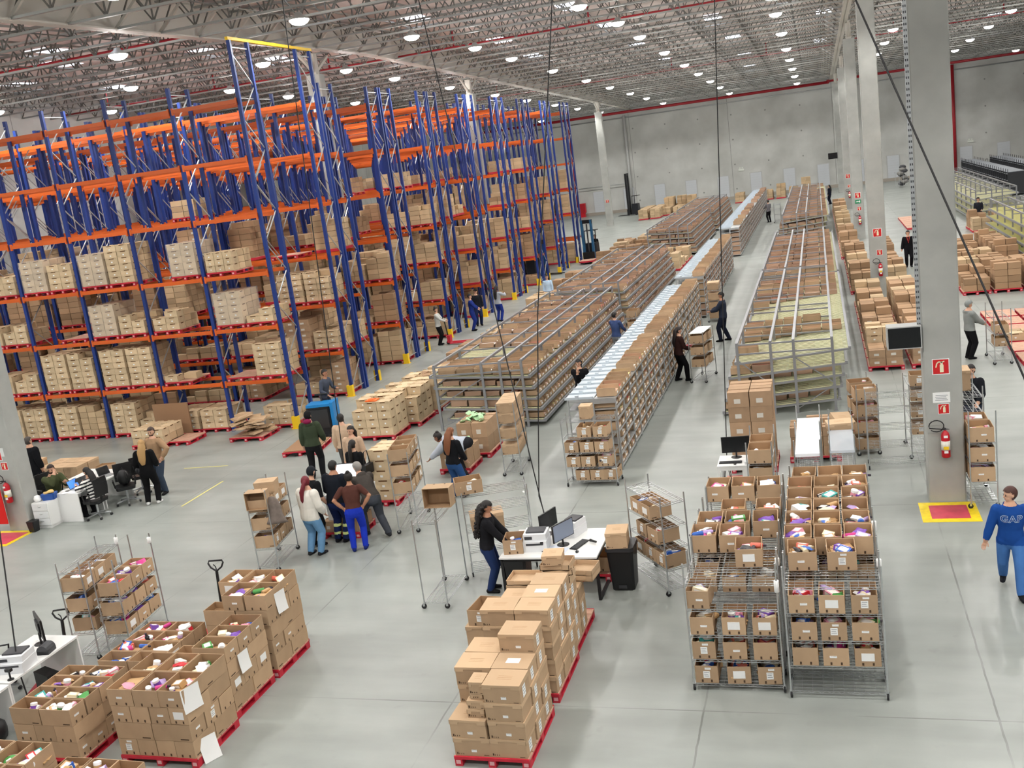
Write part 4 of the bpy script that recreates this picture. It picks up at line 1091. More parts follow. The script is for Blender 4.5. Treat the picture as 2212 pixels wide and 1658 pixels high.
for lv in range(4): lidded(at_cart(c13, -.2, 0, c13.lv[lv] + .006), (.46, .6, .3), 'on shelf %s of the cart by the middle of the shelving' % nw(lv + 1), 0, False, False)
c14 = wire_cart('far wire cart beside the distant picker in the long aisle', -3.3, 84, R(90), 1.15, .5, (.14, .6, 1.05, 1.4), 1.5)

# ------------------------------------------------------------------ foreground pallets of open cartons
def ring(i, j, nx, ny): return j == 0 or i == nx - 1
def open_pallet(cx, cy, w, d, layers, word, cols=None, h=.25):
    """layers: list of (nx, ny, set of skipped (i, j)); the last one is on top"""
    pallet(cx, cy, 0, w, d, 'red pallet under the cartons of the %s' % word)
    for l, (nx, ny, skip) in enumerate(layers):
        last = l == len(layers) - 1
        for i in range(nx):
            for j in range(ny):
                if (i, j) in skip: continue
                top = last or (i, j) in layers[l + 1][2] and layers[l + 1][0] == nx
                if not top and not ring(i, j, nx, ny): continue
                bw, bd = w / nx, d / ny
                long_x = bw > bd
                dims = (round(bw - .012, 3), round(bd - .012, 3), h - .005) if not long_x else (round(bd - .012, 3), round(bw - .012, 3), h - .005)
                p = (cx - w / 2 + (i + .5) * bw + rn.uniform(-.008, .008), cy - d / 2 + (j + .5) * bd + rn.uniform(-.008, .008), .143 + l * h)
                where = 'layer %s column %s row %s, %s' % (nw(l + 1), nw(i + 1), nw(j + 1), word)
                open_carton(p, dims, (R(90) if long_x else 0) + rn.uniform(-.03, .03), where, (rn.choice([4, 5, 6, 7]) if top else 0), rn.choice([.3, .45, .55]), 'r' if rn.random() < .7 else 'n', cols)
N_ = set()
open_pallet(-9.05, 10.72, 1.22, 1.04, [(4, 2, N_), (2, 3, N_), (4, 2, N_), (3, 2, N_)], 'front pallet with pinned papers')
open_pallet(-10.72, 10.65, 1.04, 1.22, [(2, 4, N_), (3, 2, N_), (2, 4, N_)], 'low pallet beside monitor desk')
open_pallet(-9.1, 11.92, 1.1, 1.1, [(3, 2, N_), (2, 3, N_), (3, 2, N_), (2, 3, {(0, 0), (0, 1), (0, 2)})], 'pallet behind the papers')
open_pallet(-10.3, 12.05, 1.04, 1.3, [(2, 4, N_), (3, 2, N_), (2, 4, N_)], 'low pallet beside purple goods')
open_pallet(-9.1, 13.08, 1.15, 1.02, [(4, 2, N_), (2, 3, N_), (3, 2, N_), (2, 3, N_), (3, 2, {(0, 0)})], 'tall pallet by jack handle')
open_pallet(-10.45, 8.82, 1.2, 1.0, [(2, 3, N_), (3, 2, N_), (4, 2, N_)], 'west bottom edge pallet')
open_pallet(-9.15, 8.95, 1.2, .9, [(3, 2, N_), (3, 2, N_)], 'east bottom edge pallet')
def paper(loc, rx, rz, label, w=.21, h=.3):
    m = cached(('paper', w, h), lambda: _paper(w, h)); o = link('paper_notice', m, loc=loc); o.rotation_euler = (rx, 0, rz); tag(o, label, 'paper')
def _paper(w, h):
    m = MB(); n = 6
    for i in range(n):
        a, b = i / n, (i + 1) / n
        f = lambda t: .03 * t * t
        m.add([(-w / 2, -f(a), -h * a), (w / 2, -f(a), -h * a), (w / 2, -f(b), -h * b), (-w / 2, -f(b), -h * b)], [(0, 1, 2, 3)])
    for k in range(2): m.add([(-w * .25, -.004, -h * (.45 + .08 * k)), (w * .3, -.004, -h * (.45 + .08 * k)), (w * .3, -.005, -h * (.48 + .08 * k)), (-w * .25, -.005, -h * (.48 + .08 * k))], [(0, 1, 2, 3)], 1)
    return m.mesh('paper', [WHITE, mat('pencil', '6b6f78', .8)])
paper((-8.425, 10.33, 1.15), 0, R(72), 'white paper notice hanging on the top corner carton of the front pallet', .3, .34)
paper((-8.42, 10.45, .33), R(-12), R(62), 'white paper notice hanging near the floor on the front pallet', .26, .34)
paper((-8.52, 11.75, .9), 0, R(85), 'white paper notice hanging on the second pallet from the front', .24, .3)
paper((-8.5, 12.95, 1.3), 0, R(80), 'white paper notice hanging on the tall pallet near the jack', .24, .34)

# lidded cartons on the three pallets in front of the packing desk
LD = (.48, .39, .25)
def lid_stack(cx, cy, cols, word):
    pallet(cx, cy, 0, 1.0, 1.26, 'red pallet under the %s' % word)
    for (i, j), n in cols.items():
        for l in range(n):
            lidded((cx - .25 + .5 * i + rn.uniform(-.01, .01), cy - .42 + .42 * j, .143 + l * .25), LD, 'layer %s, column %s, row %s, %s' % (nw(l + 1), nw(i + 1), nw(j + 1), word), rn.uniform(-.03, .03), rn.random() < .6, rn.random() < .85, l == n - 1 and (i, j) in ((1, 1),))
lid_stack(-4.37, 11.2, {(1, 0): 4, (1, 1): 4, (1, 2): 5, (0, 0): 2, (0, 1): 4, (0, 2): 4}, 'nearest lidded stack')
lid_stack(-4.37, 12.75, {(1, 0): 5, (1, 1): 5, (1, 2): 5, (0, 0): 5, (0, 1): 4, (0, 2): 4}, 'tall lidded stack')
lid_stack(-4.42, 14.12, {(1, 0): 4, (1, 1): 3, (0, 0): 3, (0, 1): 3}, 'stack against packing desk')
for i, (z, w, d, h) in enumerate([(.643, .22, .26, .12), (.763, .22, .26, .12), (.883, .16, .2, .08), (.963, .18, .24, .17)]):
    lidded((-4.52 + .015 * i, 10.78, z), (w, d, h), 'piece %s up in the little pile on the nearest stack' % nw(i + 1), 0, False, False, look='small tan carton')
def tray(loc, w, d, h, where, rot=0):
    m = MB(); t = .01
    for s in (-1, 1): m.b2((-w / 2, s * d / 2 - s * t, 0), (w / 2, s * d / 2, h)); m.b2((s * w / 2 - s * t, -d / 2, 0), (s * w / 2, d / 2, h))
    m.b2((-w / 2, -d / 2, 0), (w / 2, d / 2, .012)); m.b2((-w * .25, -d / 2 - .008, h * .3), (w * .25, -d / 2, h * .9))
    tag(link('carton_tray', cached(('tray', w, d, h), lambda: m.mesh('tray', [LIDC])), loc=loc, rotz=rot), 'shallow tan carton tray %s' % where, 'tray')
for i in range(4): tray((-4.68 + .02 * (i % 2), 13.7, .9 + .075 * i), .5, .4, .08, '%s up in the west pile against the packing desk' % ordw(i + 1), .05 * (i % 3))
for i in range(3): tray((-4.15, 13.75 + .02 * i, 1.148 + .085 * i), .46, .38, .09, '%s up in the middle pile against the packing desk' % ordw(i + 1), R(12) * (i % 2))
lidded((-4.18, 13.72, 1.41), (.3, .3, .16), 'at the very top of the pile against the packing desk', R(6), False, False, look='small tan carton')
for i in range(2): tray((-3.9, 14.35, .9 + .09 * i), .4, .42, .09, '%s up in the east pile against the packing desk' % ordw(i + 1), R(-6))
lidded((-5.18, 13.0, 0), (.4, .42, .42), 'on the floor beside the tall lidded stack', 0, False, False); lidded((-5.18, 13.0, .42), (.4, .42, .38), 'second up beside the tall lidded stack', 0, False, False)
open_carton(V((-5.12, 13.05, .8)), (.38, .5, .25), R(-6), 'standing beside the tall lidded stack', 0, .1, 'b')

# mid-floor pallets
def mixed_stack(cx, cy, w, d, n, word, nx=2, ny=3, h=.24, style='tray', ragged=.2, vis=3):
    pallet(cx, cy, 0, w, d, 'red pallet, %s' % word, vis=3)
    load('pallet_carton', cx, cy, .145, w - .06, d - .06, nx, ny, n, h, word, style, vis, ragged, rn)
mixed_stack(-12.85, 26.55, 1.3, 1.25, 4, 'front of block behind pale coat', 3, 3, .25, 'tray', .45)
mixed_stack(-12.6, 27.9, 1.4, 1.3, 4, 'middle of block behind pale coat', 3, 3, .25, 'tray', .1)
mixed_stack(-12.5, 29.25, 1.3, 1.25, 4, 'rear of block behind pale coat', 3, 3, .25, 'tray', .3)
for x, y, c in ((-12.85, 26.2, 'a'), (-12.45, 26.25, 'b')):
    tag(link('orange_sheet', cached('orsh', lambda: MB().box((0, 0, .015), (.34, .3, .03)).box((0, 0, .04), (.16, .2, .02)).mesh('orange_sheet', [mat('vivid_orange', 'f2702a', .6)])), loc=(x, y, 1.15 if c == 'a' else .9)), 'bright orange sheet on a carton, %s of the two' % ('west' if c == 'a' else 'east'), 'sheet')
mixed_stack(-20.95, 26.85, 1.25, 1.15, 2, 'low stack by the brown board', 3, 3, .24, 'tray', .1)
pallet(-20.05, 27.0, 0, .9, 1.0, 'empty pinkish pallet butting the low stack by the brown board')
board = MB().b2((-.68, -.025, 0), (.68, .025, 1.12)); tag(link('brown_board', board.mesh('board', [mat('hardboard', '9b7758', .8)]), loc=(-20.95, 27.75, 0), rotz=0), 'large brown hardboard sheet standing upright before the front rack', 'board')
pallet(-17.55, 27.1, 0, 1.15, 1.1, 'red pallet under the heap of flattened cartons')
for i in range(26):
    w_, d_ = rn.uniform(.3, .55), rn.uniform(.25, .4)
    o = link('flattened_carton', cached(('flat', i % 5), lambda: MB().box((0, 0, .02), (.5, .34, .035)).box((.03, .02, .045), (.44, .3, .02)).mesh('flat', [LIDC])), loc=(-17.55 + rn.uniform(-.4, .4), 27.05 + rn.uniform(-.35, .35), .16 + .055 * (i // 2.4)))
    o.rotation_euler = (rn.uniform(-.2, .2), rn.uniform(-.2, .2), rn.uniform(-.8, .8)); tag(o, 'flattened tan carton in the messy heap before the front rack', 'flattened carton', 'flattened cartons in the messy heap')
# tall brown cartons behind the white computer desk
mixed_stack(-1.75, 22.35, 1.0, 1.15, 5, 'behind the white computer desk', 2, 2, .34, 'brown', 0)
mixed_stack(-.45, 22.9, 1.1, 1.1, 3, 'in the gap behind the foam sheets', 3, 3, .22, 'brown', .3)
# vest worker's pallets
mixed_stack(-9.0, 24.3, .9, 1.1, 2, 'behind the woman in the dark vest', 2, 2, .4, 'brown', 0)
mixed_stack(-9.1, 23.0, .8, 1.0, 1, 'beside the woman in the dark vest', 2, 2, .45, 'brown', 0)
for i in range(34):
    up_ = i < 22
    o = link('soft_packet', GOOD['soft_packet'][0], loc=((-9.0 if up_ else -9.1) + rn.uniform(-.28, .28), (24.2 if up_ else 22.9) + rn.uniform(-.35, .3), (.96 if up_ else .6) + .035 * (i % 4)))
    o.rotation_euler = (rn.uniform(-.6, .6), rn.uniform(-.6, .6), rn.uniform(0, 6)); o.scale = (.95, 1.1, 1.0); o.material_slots[0].link = 'OBJECT'; o.material_slots[0].material = mat('mint', 'b4dcaa', .6)
    tag(o, 'mint green packet heaped on the cartons behind the dark vest', 'packet', 'mint green packets')
mixed_stack(-10.05, 20.75, .62, .9, 5, 'beside the labelled carton cart', 1, 3, .24, 'tray', 0)
mixed_stack(-10.25, 18.75, .9, .8, 2, 'under the white screen desk', 3, 2, .24, 'brown', .2)
# cartons beyond the office desk
for i in range(3):
    for j in range(2):
        for l in range(2):
            lidded((-21.75 + .46 * i, 22.85 + .5 * j, .31 * l), (.44, .46, .3), 'layer %s, place %s, row %s behind the office desk' % (nw(l + 1), nw(i + 1), nw(j + 1)), 0, False, False)
lidded((-22.3, 22.9, 0), (.5, .5, .8), 'taller than the others behind the office pillar', 0, False, False)
open_carton((-20.0, 23.05, 0), (.44, .44, .5), R(5), 'standing alone behind the white office desks', 0, .9, 'n')

# ------------------------------------------------------------------ people
SKIN = {'light': mat('skin_light', 'd9a88c', .55), 'tan': mat('skin_tan', 'b98466', .55), 'brown': mat('skin_brown', '8a5a42', .55)}
EYE = mat('eye_dark', '231a18', .3); LIP = mat('lip', 'a8625a', .5)
def cloth(h, n=.07): return mat('cloth_' + h, h, .85, noise=n, nscale=7, spec=.15)
def ik(a, t, l1, l2, hint):
    a, t = V(a), V(t); d = t - a; L_ = min(max(d.length, .05), (l1 + l2) * .999); d = d.normalized()
    t = a + d * L_
    x = (l1 * l1 - l2 * l2 + L_ * L_) / (2 * L_); h = math.sqrt(max(l1 * l1 - x * x, 0))
    hv = V(hint); hv = hv - d * hv.dot(d)
    hv = hv.normalized() if hv.length > 1e-5 else V((0, 1, 0))
    return a + d * x + hv * h, t
def segd(p, a, b):
    ab = b - a; t = max(0, min(1, (p - a).dot(ab) / max(ab.length_squared, 1e-9)))
    return (p - (a + ab * t)).length, t
def person(label, x, y, rot, H=1.7, lean=0, side=0, drop=0, hips=(0, 0), head=(0, 0), lh=None, rh=None, lf=None, rf=None, top='303338', bottom='2d3a55', shoe='1e1e20', hair='short', hcol='2a1f1b', skin='light',
           fine=True, sleeve=1.0, beard=None, bulk=0, hem=-.06, hood=False, stripes=None, base=0, extra=None, width=1.0, sole=None, elbow=None):
    s = H / 1.72
    hip = V((hips[0], hips[1], .93 - drop))
    la, sa = R(lean), R(side)
    tv = V((math.sin(sa), math.sin(la) * math.cos(sa), math.cos(la) * math.cos(sa))).normalized()
    rv = V((math.cos(sa), 0, -math.sin(sa))).normalized(); fv = tv.cross(rv) * -1
    fv = rv.cross(tv) * -1 if fv.y < 0 else fv
    neck = hip + tv * .53; sh = .178 * width
    hyaw, hpit = R(head[0]), R(head[1])
    hl = R(lean * .45) + hpit
    hd = V((math.sin(sa) * .5, math.sin(R(lean * .6)), math.cos(R(lean * .6)))).normalized()
    hf = (Matrix.Rotation(hyaw, 3, 'Z') @ V((0, math.cos(hl), -math.sin(hl)))).normalized()
    hr = hf.cross(V((0, 0, 1))); hr = hr.normalized() if hr.length > .1 else rv
    hu = hr.cross(hf)
    hc = neck + hd * .17
    HM = Matrix((hr, hf, hu)).transposed()
    vox = .0135 if fine else .02
    segs = []                                    # (tag, a, b, ra, rb)
    m = MB()
    b_ = bulk + .008; lb_ = .012 + bulk * .4
    # torso
    prof = [(-.09, .155, .105), (0, .158, .112), (.14, .14, .1), (.3, .168, .115), (.42, .172, .105), (.49, .12, .075), (.535, .06, .058)]
    m.loft([hip + tv * t for t, a, c in prof], [((a + b_) * width, c + b_) for t, a, c in prof], 14, up=rv, dome=True)
    segs.append(('torso', hip + tv * -.06, hip + tv * .48, .13, .13))
    m.loft([neck - hd * .02, hc - hd * .03], [.054, .05], 10); segs.append(('head', neck + hd * .05, hc - hd * .05, .05, .05))
    # head
    m.ball(hc + HM @ V((0, -.008, .022)), (.078, .098, .1), 16, M=HM); m.ball(hc + HM @ V((0, .022, -.05)), (.058, .068, .07), 12, M=HM)
    m.ball(hc + HM @ V((0, .1, -.018)), (.014, .02, .024), 8, M=HM)
    for q in (-1, 1): m.ball(hc + HM @ V((q * .08, -.005, -.01)), (.012, .02, .03), 8, M=HM)
    segs.append(('head', hc, hc + hu * .03, .095, .095))
    # arms
    rest = {}
    for q, tgt in ((-1, lh), (1, rh)):
        S = hip + tv * .455 + rv * (sh * q)
        if tgt is None: tgt = S + V((q * .07, .05, -.52))
        hint = (q * .6, -1, -.25) if not elbow else (q * elbow[0], elbow[1], elbow[2])
        E_, W_ = ik(S, tgt, .285, .25, hint)
        m.loft([S, S.lerp(E_, .5), E_, E_.lerp(W_, .5), W_], [.062 + b_, .053 + b_, .044 + b_, .041 + b_, .03 + b_ * .5], 10, dome=True)
        m.ball(S - rv * q * .018 - tv * .01, .06 + b_ * .8, 10)
        segs.append(('uarm', S, E_, .055, .045)); segs.append(('farm', E_, W_ - (W_ - E_).normalized() * .02, .045, .032))
        d = (W_ - E_).normalized(); pn = d.cross(rv); pn = pn.normalized() if pn.length > .1 else V((0, 1, 0))
        P_ = W_ + d * .055
        m.loft([W_, W_ + d * .03, W_ + d * .085], [(.026, .02), (.036, .019), (.038, .016)], 8, up=pn.cross(d), dome=True)
        segs.append(('hand', W_ + d * .02, W_ + d * .1, .03, .03)); rest[q] = (W_, d, pn)
    # legs
    for q, f in ((-1, lf), (1, rf)):
        A = hip + V((q * .092 * width, 0, -.04))
        if f is None: f = (q * .1, 0, 0)
        F = V((f[0], f[1], f[2] if len(f) > 2 else 0)); an = F + V((0, -.03, .085))
        K, an = ik(A, an, .425, .42, (q * .15, 1, .0) if drop < .3 else (q * .1, 1, .9))
        m.loft([A, A.lerp(K, .5), K, K.lerp(an, .4), an], [.092 + lb_, .08 + lb_, .062 + lb_, .058 + lb_, .048 + lb_ * .8], 12, dome=True)
        segs.append(('leg', A, K, .08, .06)); segs.append(('leg', K, an + V((0, 0, .01)), .055, .045))
        fd = V((q * .15, 1, 0)).normalized() if len(f) < 4 else V((math.sin(R(f[3])), math.cos(R(f[3])), 0))
        m.loft([an + V((0, 0, -.045)) - fd * .05, an + V((0, 0, -.05)) + fd * .06, an + V((0, 0, -.058)) + fd * .15], [(.042, .04), (.046, .036), (.04, .026)], 10, up=fd.cross(V((0, 0, 1))), dome=True)
        segs.append(('shoe', an + V((0, 0, -.05)) - fd * .05, an + V((0, 0, -.055)) + fd * .16, .04, .04))
    if hood: m.ball(neck + fv * -.085 - tv * .03, (.1, .06, .065), 12)
    me = m.mesh('raw'); o = bpy.data.objects.new('raw', me); COL.objects.link(o)
    r = o.modifiers.new('r', 'REMESH'); r.mode = 'VOXEL'; r.voxel_size = vox
    sm = o.modifiers.new('s', 'SMOOTH'); sm.iterations = 3; sm.factor = .5
    dg = bpy.context.evaluated_depsgraph_get(); ev = o.evaluated_get(dg); bme = bpy.data.meshes.new_from_object(ev)
    bpy.data.objects.remove(o); bpy.data.meshes.remove(me)
    co = [v.co.copy() for v in bme.vertices]; nrm = [v.normal.copy() for v in bme.vertices]
    polys = [tuple(p.vertices) for p in bme.polygons]
    # tag faces by the nearest limb
    tags = []
    for p in polys:
        c = (co[p[0]] + co[p[1]] + co[p[2]] + co[p[-1]]) / 4
        best = None
        for g, a, b, ra, rb in segs:
            d, t = segd(c, a, b); d -= ra + (rb - ra) * t
            if best is None or d < best[0]: best = (d, g, t)
        g = best[1]; k = (c - hip).dot(tv)
        if g == 'torso' or g == 'uarm' or g == 'farm':
            if g == 'torso': tg = ('top' if k < .53 else 'skin') if k > hem else 'bottom'
            else:
                pos = best[2] * .5 + (.5 if g == 'farm' else 0)
                tg = 'top' if pos < sleeve else 'skin'
        elif g == 'leg': tg = 'top' if (k > hem and (c - hip).length < .25) else 'bottom'
        elif g == 'shoe': tg = 'shoe'
        elif g == 'head':
            l = HM.transposed() @ (c - hc)
            tg = 'skin'
            if hair != 'none':
                hl_ = l.z > .062 - .25 * max(l.y, 0) * 0 and not (l.y > .075 and l.z < .075)
                back = l.y < .012 and l.z > -.07 and not (abs(l.x) > .074 and l.y > -.025 and l.z < .02)
                if hl_ or back: tg = 'hair'
            if beard and l.y > .03 and l.z < -.045 and tg == 'skin' and not (l.y > .085 and abs(l.z + .06) < .012 and abs(l.x) < .02): tg = 'beard'
            if hood and l.z < -.17: tg = 'top'
        else: tg = 'skin'
        tags.append(tg)
    # body: one continuous mesh, plus fingers, eyes and mouth
    B_ = MB(); B_.v = [tuple(c) for c in co]; B_.f = list(polys); B_.m = [0] * len(polys)
    if fine:
        for q in (-1, 1):
            W_, d, pn = rest[q]; wv = pn.cross(d).normalized()
            for i, (off, ln) in enumerate(((-.028, .062), (-.01, .075), (.009, .07), (.027, .055))):
                a = W_ + d * .085 + wv * off; b = a + d * ln * .45 + pn * -.004 * q; c = b + (d * .75 - pn * .55 * (1 if pn.y < .5 else 1)).normalized() * ln * .4; e = c + (d * .45 - pn * .8).normalized() * ln * .25
                B_.loft([a - d * .02, a, b, c, e], [.0088, .0088, .0082, .0075, .006], 6, dome=False)
            th = W_ + d * .035 + wv * (.03 if q < 0 else -.03) * (1)
            B_.loft([th - d * .01, th + wv * (.022 if q < 0 else -.022) + d * .02, th + wv * (.03 if q < 0 else -.03) + d * .055 - pn * .012], [.0105, .0098, .0075], 6)
    for q in (-1, 1): B_.ball(hc + HM @ V((q * .031, .087, .005)), (.011, .008, .007), 8, 1, M=HM)
    B_.ball(hc + HM @ V((0, .088, -.062)), (.02, .006, .006), 8, 2, M=HM)
    for q in (-1, 1): B_.ball(hc + HM @ V((q * .031, .089, .026)), (.017, .006, .004), 6, 3, M=HM)
    cz = V((x, y, base))
    sc = (s, s, s)
    body = link('person', B_.mesh('person', [SKIN[skin], EYE, LIP, mat('hair_' + hcol, hcol, .6)], True), loc=cz, rotz=rot); body.scale = sc
    tag(body, label, 'person')
    def shell(name, keys, off, mt, lb=None, mats=None, mi=None):
        idx = [i for i, t in enumerate(tags) if t in keys]
        if not idx: return None
        mp = {}; k = MB()
        for i in idx:
            f = []
            for v in polys[i]:
                if v not in mp: mp[v] = len(k.v); k.v.append(tuple(co[v] + nrm[v] * off))
                f.append(mp[v])
            k.f.append(tuple(f)); k.m.append(mi(sum((co[v] for v in polys[i]), V()) / len(polys[i])) if mi else 0)
        o = link(name, k.mesh(name, mats or [mt], True), body, label=lb); return o
    tmi = tmats = None
    if stripes:
        tmats = [cloth(top), cloth(stripes[0])]; ax = tv
        tmi = lambda c: 1 if ((c - hip).dot(tv) + .3 * abs((c - hip).dot(rv)) * 0) % .085 < .04 else 0
    T = shell('sweater' if not hood else 'hoodie', ('top',), .007, cloth(top), None, tmats, tmi)
    bm_, bmi = None, None
    if extra == 'reflect':
        bm_ = [cloth(bottom), mat('reflective', 'e3ef9a', .4), mat('reflective_grey', 'd5d9dc', .3)]
        bmi = lambda c: (1 if (abs(c.z - .36) < .03 or abs(c.z - .2) < .025) else 0)
    shell('trousers', ('bottom',), .005, cloth(bottom), None, bm_, bmi)
    shell('shoe', ('shoe',), .005, cloth(shoe, .02))
    if hair not in ('none', 'cap', 'hoodup'): shell('hair', ('hair',), .016, mat('hair_' + hcol, hcol, .6))
    if hair in ('cap', 'hoodup'): shell('cap' if hair == 'cap' else 'hood', ('hair',), .018 if hair == 'cap' else .026, cloth(hcol))
    if hair == 'cap':
        cb = MB(); cb.loft([hc + HM @ V((0, .085, .062)), hc + HM @ V((0, .16, .052))], [(.07, .008), (.05, .006)], 10, up=hr); link('cap_peak', cb.mesh('peak', [cloth(hcol)]), body)
    if beard: shell('beard', ('beard',), .008, mat('hair_' + beard, beard, .8))
    hm = mat('hair_' + hcol, hcol, .6, noise=.2, nscale=20)
    if hair in ('long', 'curly'):
        k = MB(); ln = .34 if hair == 'long' else .42; w_ = 1.0 if hair == 'long' else 1.35
        bk = -fv; dn = -tv if lean < 60 else V((0, 0, -1))
        p0 = hc + HM @ V((0, -.05, .05))
        p1 = hc + HM @ V((0, -.1, -.06)); p2 = neck + bk * .14 - tv * .02; p3 = neck + bk * .17 + dn * (ln - .12); p4 = neck + bk * .15 + dn * ln
        if lean > 60: p2 = hc + V((0, .02, -.16)); p3 = hc + V((0, .02, -.28)); p4 = hc + V((0, .02, -.36))
        k.loft([p0, p1, p2, p3, p4], [(.07, .05), (.098 * w_, .055 * w_), (.105 * w_, .05 * w_), (.09 * w_, .04 * w_), (.05 * w_, .02)], 14, up=hr, dome=True)
        if hair == 'curly':
            rc = random.Random(3)
            for i in range(150):
                t = rc.random() * 4 - .001; a = int(t); ps = [p0, p1, p2, p3, p4]; c = ps[a].lerp(ps[a + 1], t - a); an_ = rc.uniform(0, 2 * PI)
                wq = (.1, .13, .135, .115, .06)[a]
                k.ball(c + hr * math.cos(an_) * wq + fv * math.sin(an_) * .065, rc.uniform(.018, .03), 6)
        link('hair', k.mesh('long_hair', [hm], True), body)
    if hair == 'pony':
        k = MB(); p0 = hc + HM @ V((0, -.09, .03)); k.loft([p0, p0 + HM @ V((0, -.06, -.04)), neck - fv * .15 - tv * .03, neck - fv * .15 - tv * .2, neck - fv * .13 - tv * .28], [.03, .045, .052, .04, .015], 10, dome=True); link('hair', k.mesh('pony', [hm], True), body)
    if hair == 'bun': link('hair', MB().ball(hc + HM @ V((0, -.06, .115)), (.045, .045, .04), 10).mesh('bun', [hm], True), body)
    body['_T'] = ''
    del body['_T']
    return body, T, dict(hip=hip, tv=tv, fv=fv, rv=rv, neck=neck, hc=hc, rest=rest, s=s)

# the woman walking towards us in a blue hoodie
P, T, J = person('person in blue hoodie and blue jeans walking past the floor mat, head turned', 2.42, 15.7, R(176), 1.67, lean=4, head=(-66, 4), lh=(-.42, -.08, .78), rh=(.40, .06, .76), lf=(-.1, .33, 0), rf=(.1, -.3, .06), top='1d4a94', bottom='4a78b8', shoe='1d1f24',
                 hair='short', hcol='4a2a22', hood=True, bulk=.012, width=1.08, hem=-.1)
def lettering(P, T, J, text, size, z, col, outline):
    bv = BVHTree.FromPolygons([v.co for v in T.data.vertices], [tuple(p.vertices) for p in T.data.polygons])
    for kk, (grow, mt, dep) in enumerate(((.016, mat('letter_edge', outline, .7), .004), (0, mat('letter_face', col, .7), .007))):
        cu = bpy.data.curves.new('txt', 'FONT'); cu.body = text; cu.size = size; cu.align_x = 'CENTER'; cu.align_y = 'CENTER'; cu.offset = grow * .45; cu.space_character = 1.12
        o = bpy.data.objects.new('txt', cu); COL.objects.link(o); dg = bpy.context.evaluated_depsgraph_get()
        me = bpy.data.meshes.new_from_object(o.evaluated_get(dg)); bpy.data.objects.remove(o)
        bm = bmesh.new(); bm.from_mesh(me); bmesh.ops.triangulate(bm, faces=bm.faces[:]); bmesh.ops.subdivide_edges(bm, edges=[e for e in bm.edges if e.calc_length() > .02], cuts=2); bmesh.ops.triangulate(bm, faces=bm.faces[:])
        for v in bm.verts:
            p = J['hip'] + J['tv'] * z - J['rv'] * v.co.x + J['tv'] * v.co.y
            hit = bv.ray_cast(p + J['fv'] * .5, -J['fv'], 1)
            v.co = (hit[0] + J['fv'] * dep) if hit[0] else p + J['fv'] * .13
        bm.to_mesh(me); bm.free(); me.materials.clear(); me.materials.append(mt)
        link('lettering', me, P, label='pale blue block letters on the chest' if kk == 0 else 'dark blue letter faces')
lettering(P, T, J, 'GAP', .15, .34, '17408a', 'b9cfe6')

person('person with long curly dark hair at the packing desk, hands in a carton', -5.98, 15.75, R(-80), 1.66, lean=8, head=(0, 22), lh=(-.12, .42, .98), rh=(.14, .4, .95), top='1b1b1f', bottom='24355e', hair='curly', hcol='1a1413', skin='tan', bulk=.014)
person('person with a dark red ponytail in a cream sweater and pale jeans', -10.42, 17.5, R(-16), 1.66, lean=5, head=(35, 10), lh=(-.26, .12, .85), rh=(.24, .2, .9), lf=(-.12, 0), rf=(.13, .05), top='e6e2d8', bottom='6f9cc4', shoe='2b2c30', hair='pony', hcol='6d1624', bulk=.03, hem=-.12, width=1.1)
person('person in black with a dark cap, arm reaching down to a cart', -10.62, 17.98, R(-20), 1.7, lean=14, head=(10, 20), lh=(-.42, .22, .72), rh=(.2, .25, .9), top='17181b', bottom='17181c', hair='cap', hcol='23262b', sleeve=.5)
person('person in black puffer jacket with reflective bands on dark trousers', -10.15, 18.2, R(-6), 1.74, lean=9, head=(-5, 18), lh=(-.2, .3, .95), rh=(.2, .32, .95), lf=(-.09, 0), rf=(.1, .02), top='1a1e27', bottom='1d2a55', shoe='1b1b1e', hcol='15110f', bulk=.028, extra='reflect', width=1.08, skin='tan')
person('person in brown tee and bright blue trousers, hand on hip', -9.52, 17.72, R(22), 1.64, lean=8, head=(10, 14), lh=(-.22, .0, .99), rh=(.24, .02, .99), lf=(-.12, 0), rf=(.13, .04), top='56352e', bottom='2038b4', shoe='1d2a6b', hair='bun', hcol='17110f', sleeve=.42, skin='tan', hem=.03, width=1.06, elbow=(1.4, -.5, -.2))
person('person in dark grey hoodie leaning over the white screen desk', -9.55, 18.55, R(52), 1.76, lean=42, drop=.06, hips=(0, -.1), head=(10, 8), lh=(-.24, .62, .96), rh=(.2, .62, .96), lf=(-.1, .18), rf=(.12, -.38, .03), top='4a4541', bottom='43474e', shoe='2b2c2f', hair='short', hcol='8e8a86', hood=True, bulk=.02)
person('long-haired woman in a pale coat facing the camera', -11.15, 21.3, R(186), 1.68, head=(-14, 8), top='c3a78e', bottom='b49a80', shoe='3a3330', hair='long', hcol='1d1513', bulk=.015, hem=-.3)
person('person in black with dark ponytail and shoulder bag, seen from behind', -10.62, 20.25, R(-8), 1.62, head=(8, 10), top='17171a', bottom='27417a', hair='pony', hcol='181210', lh=(-.16, .26, 1.0), rh=(.16, .22, .98))
bg = MB().box((0, 0, 0), (.12, .3, .22)); bg.loft([(0, -.12, .1), (0, -.06, .42), (0, .06, .42), (0, .12, .1)], [.012] * 4, 6); tag(link('shoulder_bag', bg.mesh('bag', [BLACK]), loc=(-10.28, 20.15, .98), rotz=R(-10)), 'black shoulder bag at the side of the person in black', 'bag')
person('person in a beige jacket walking away behind the woman in the pale coat', -11.95, 22.4, R(10), 1.72, head=(0, 0), top='c9ad93', bottom='4d4a48', hcol='1f1917', bulk=.018)
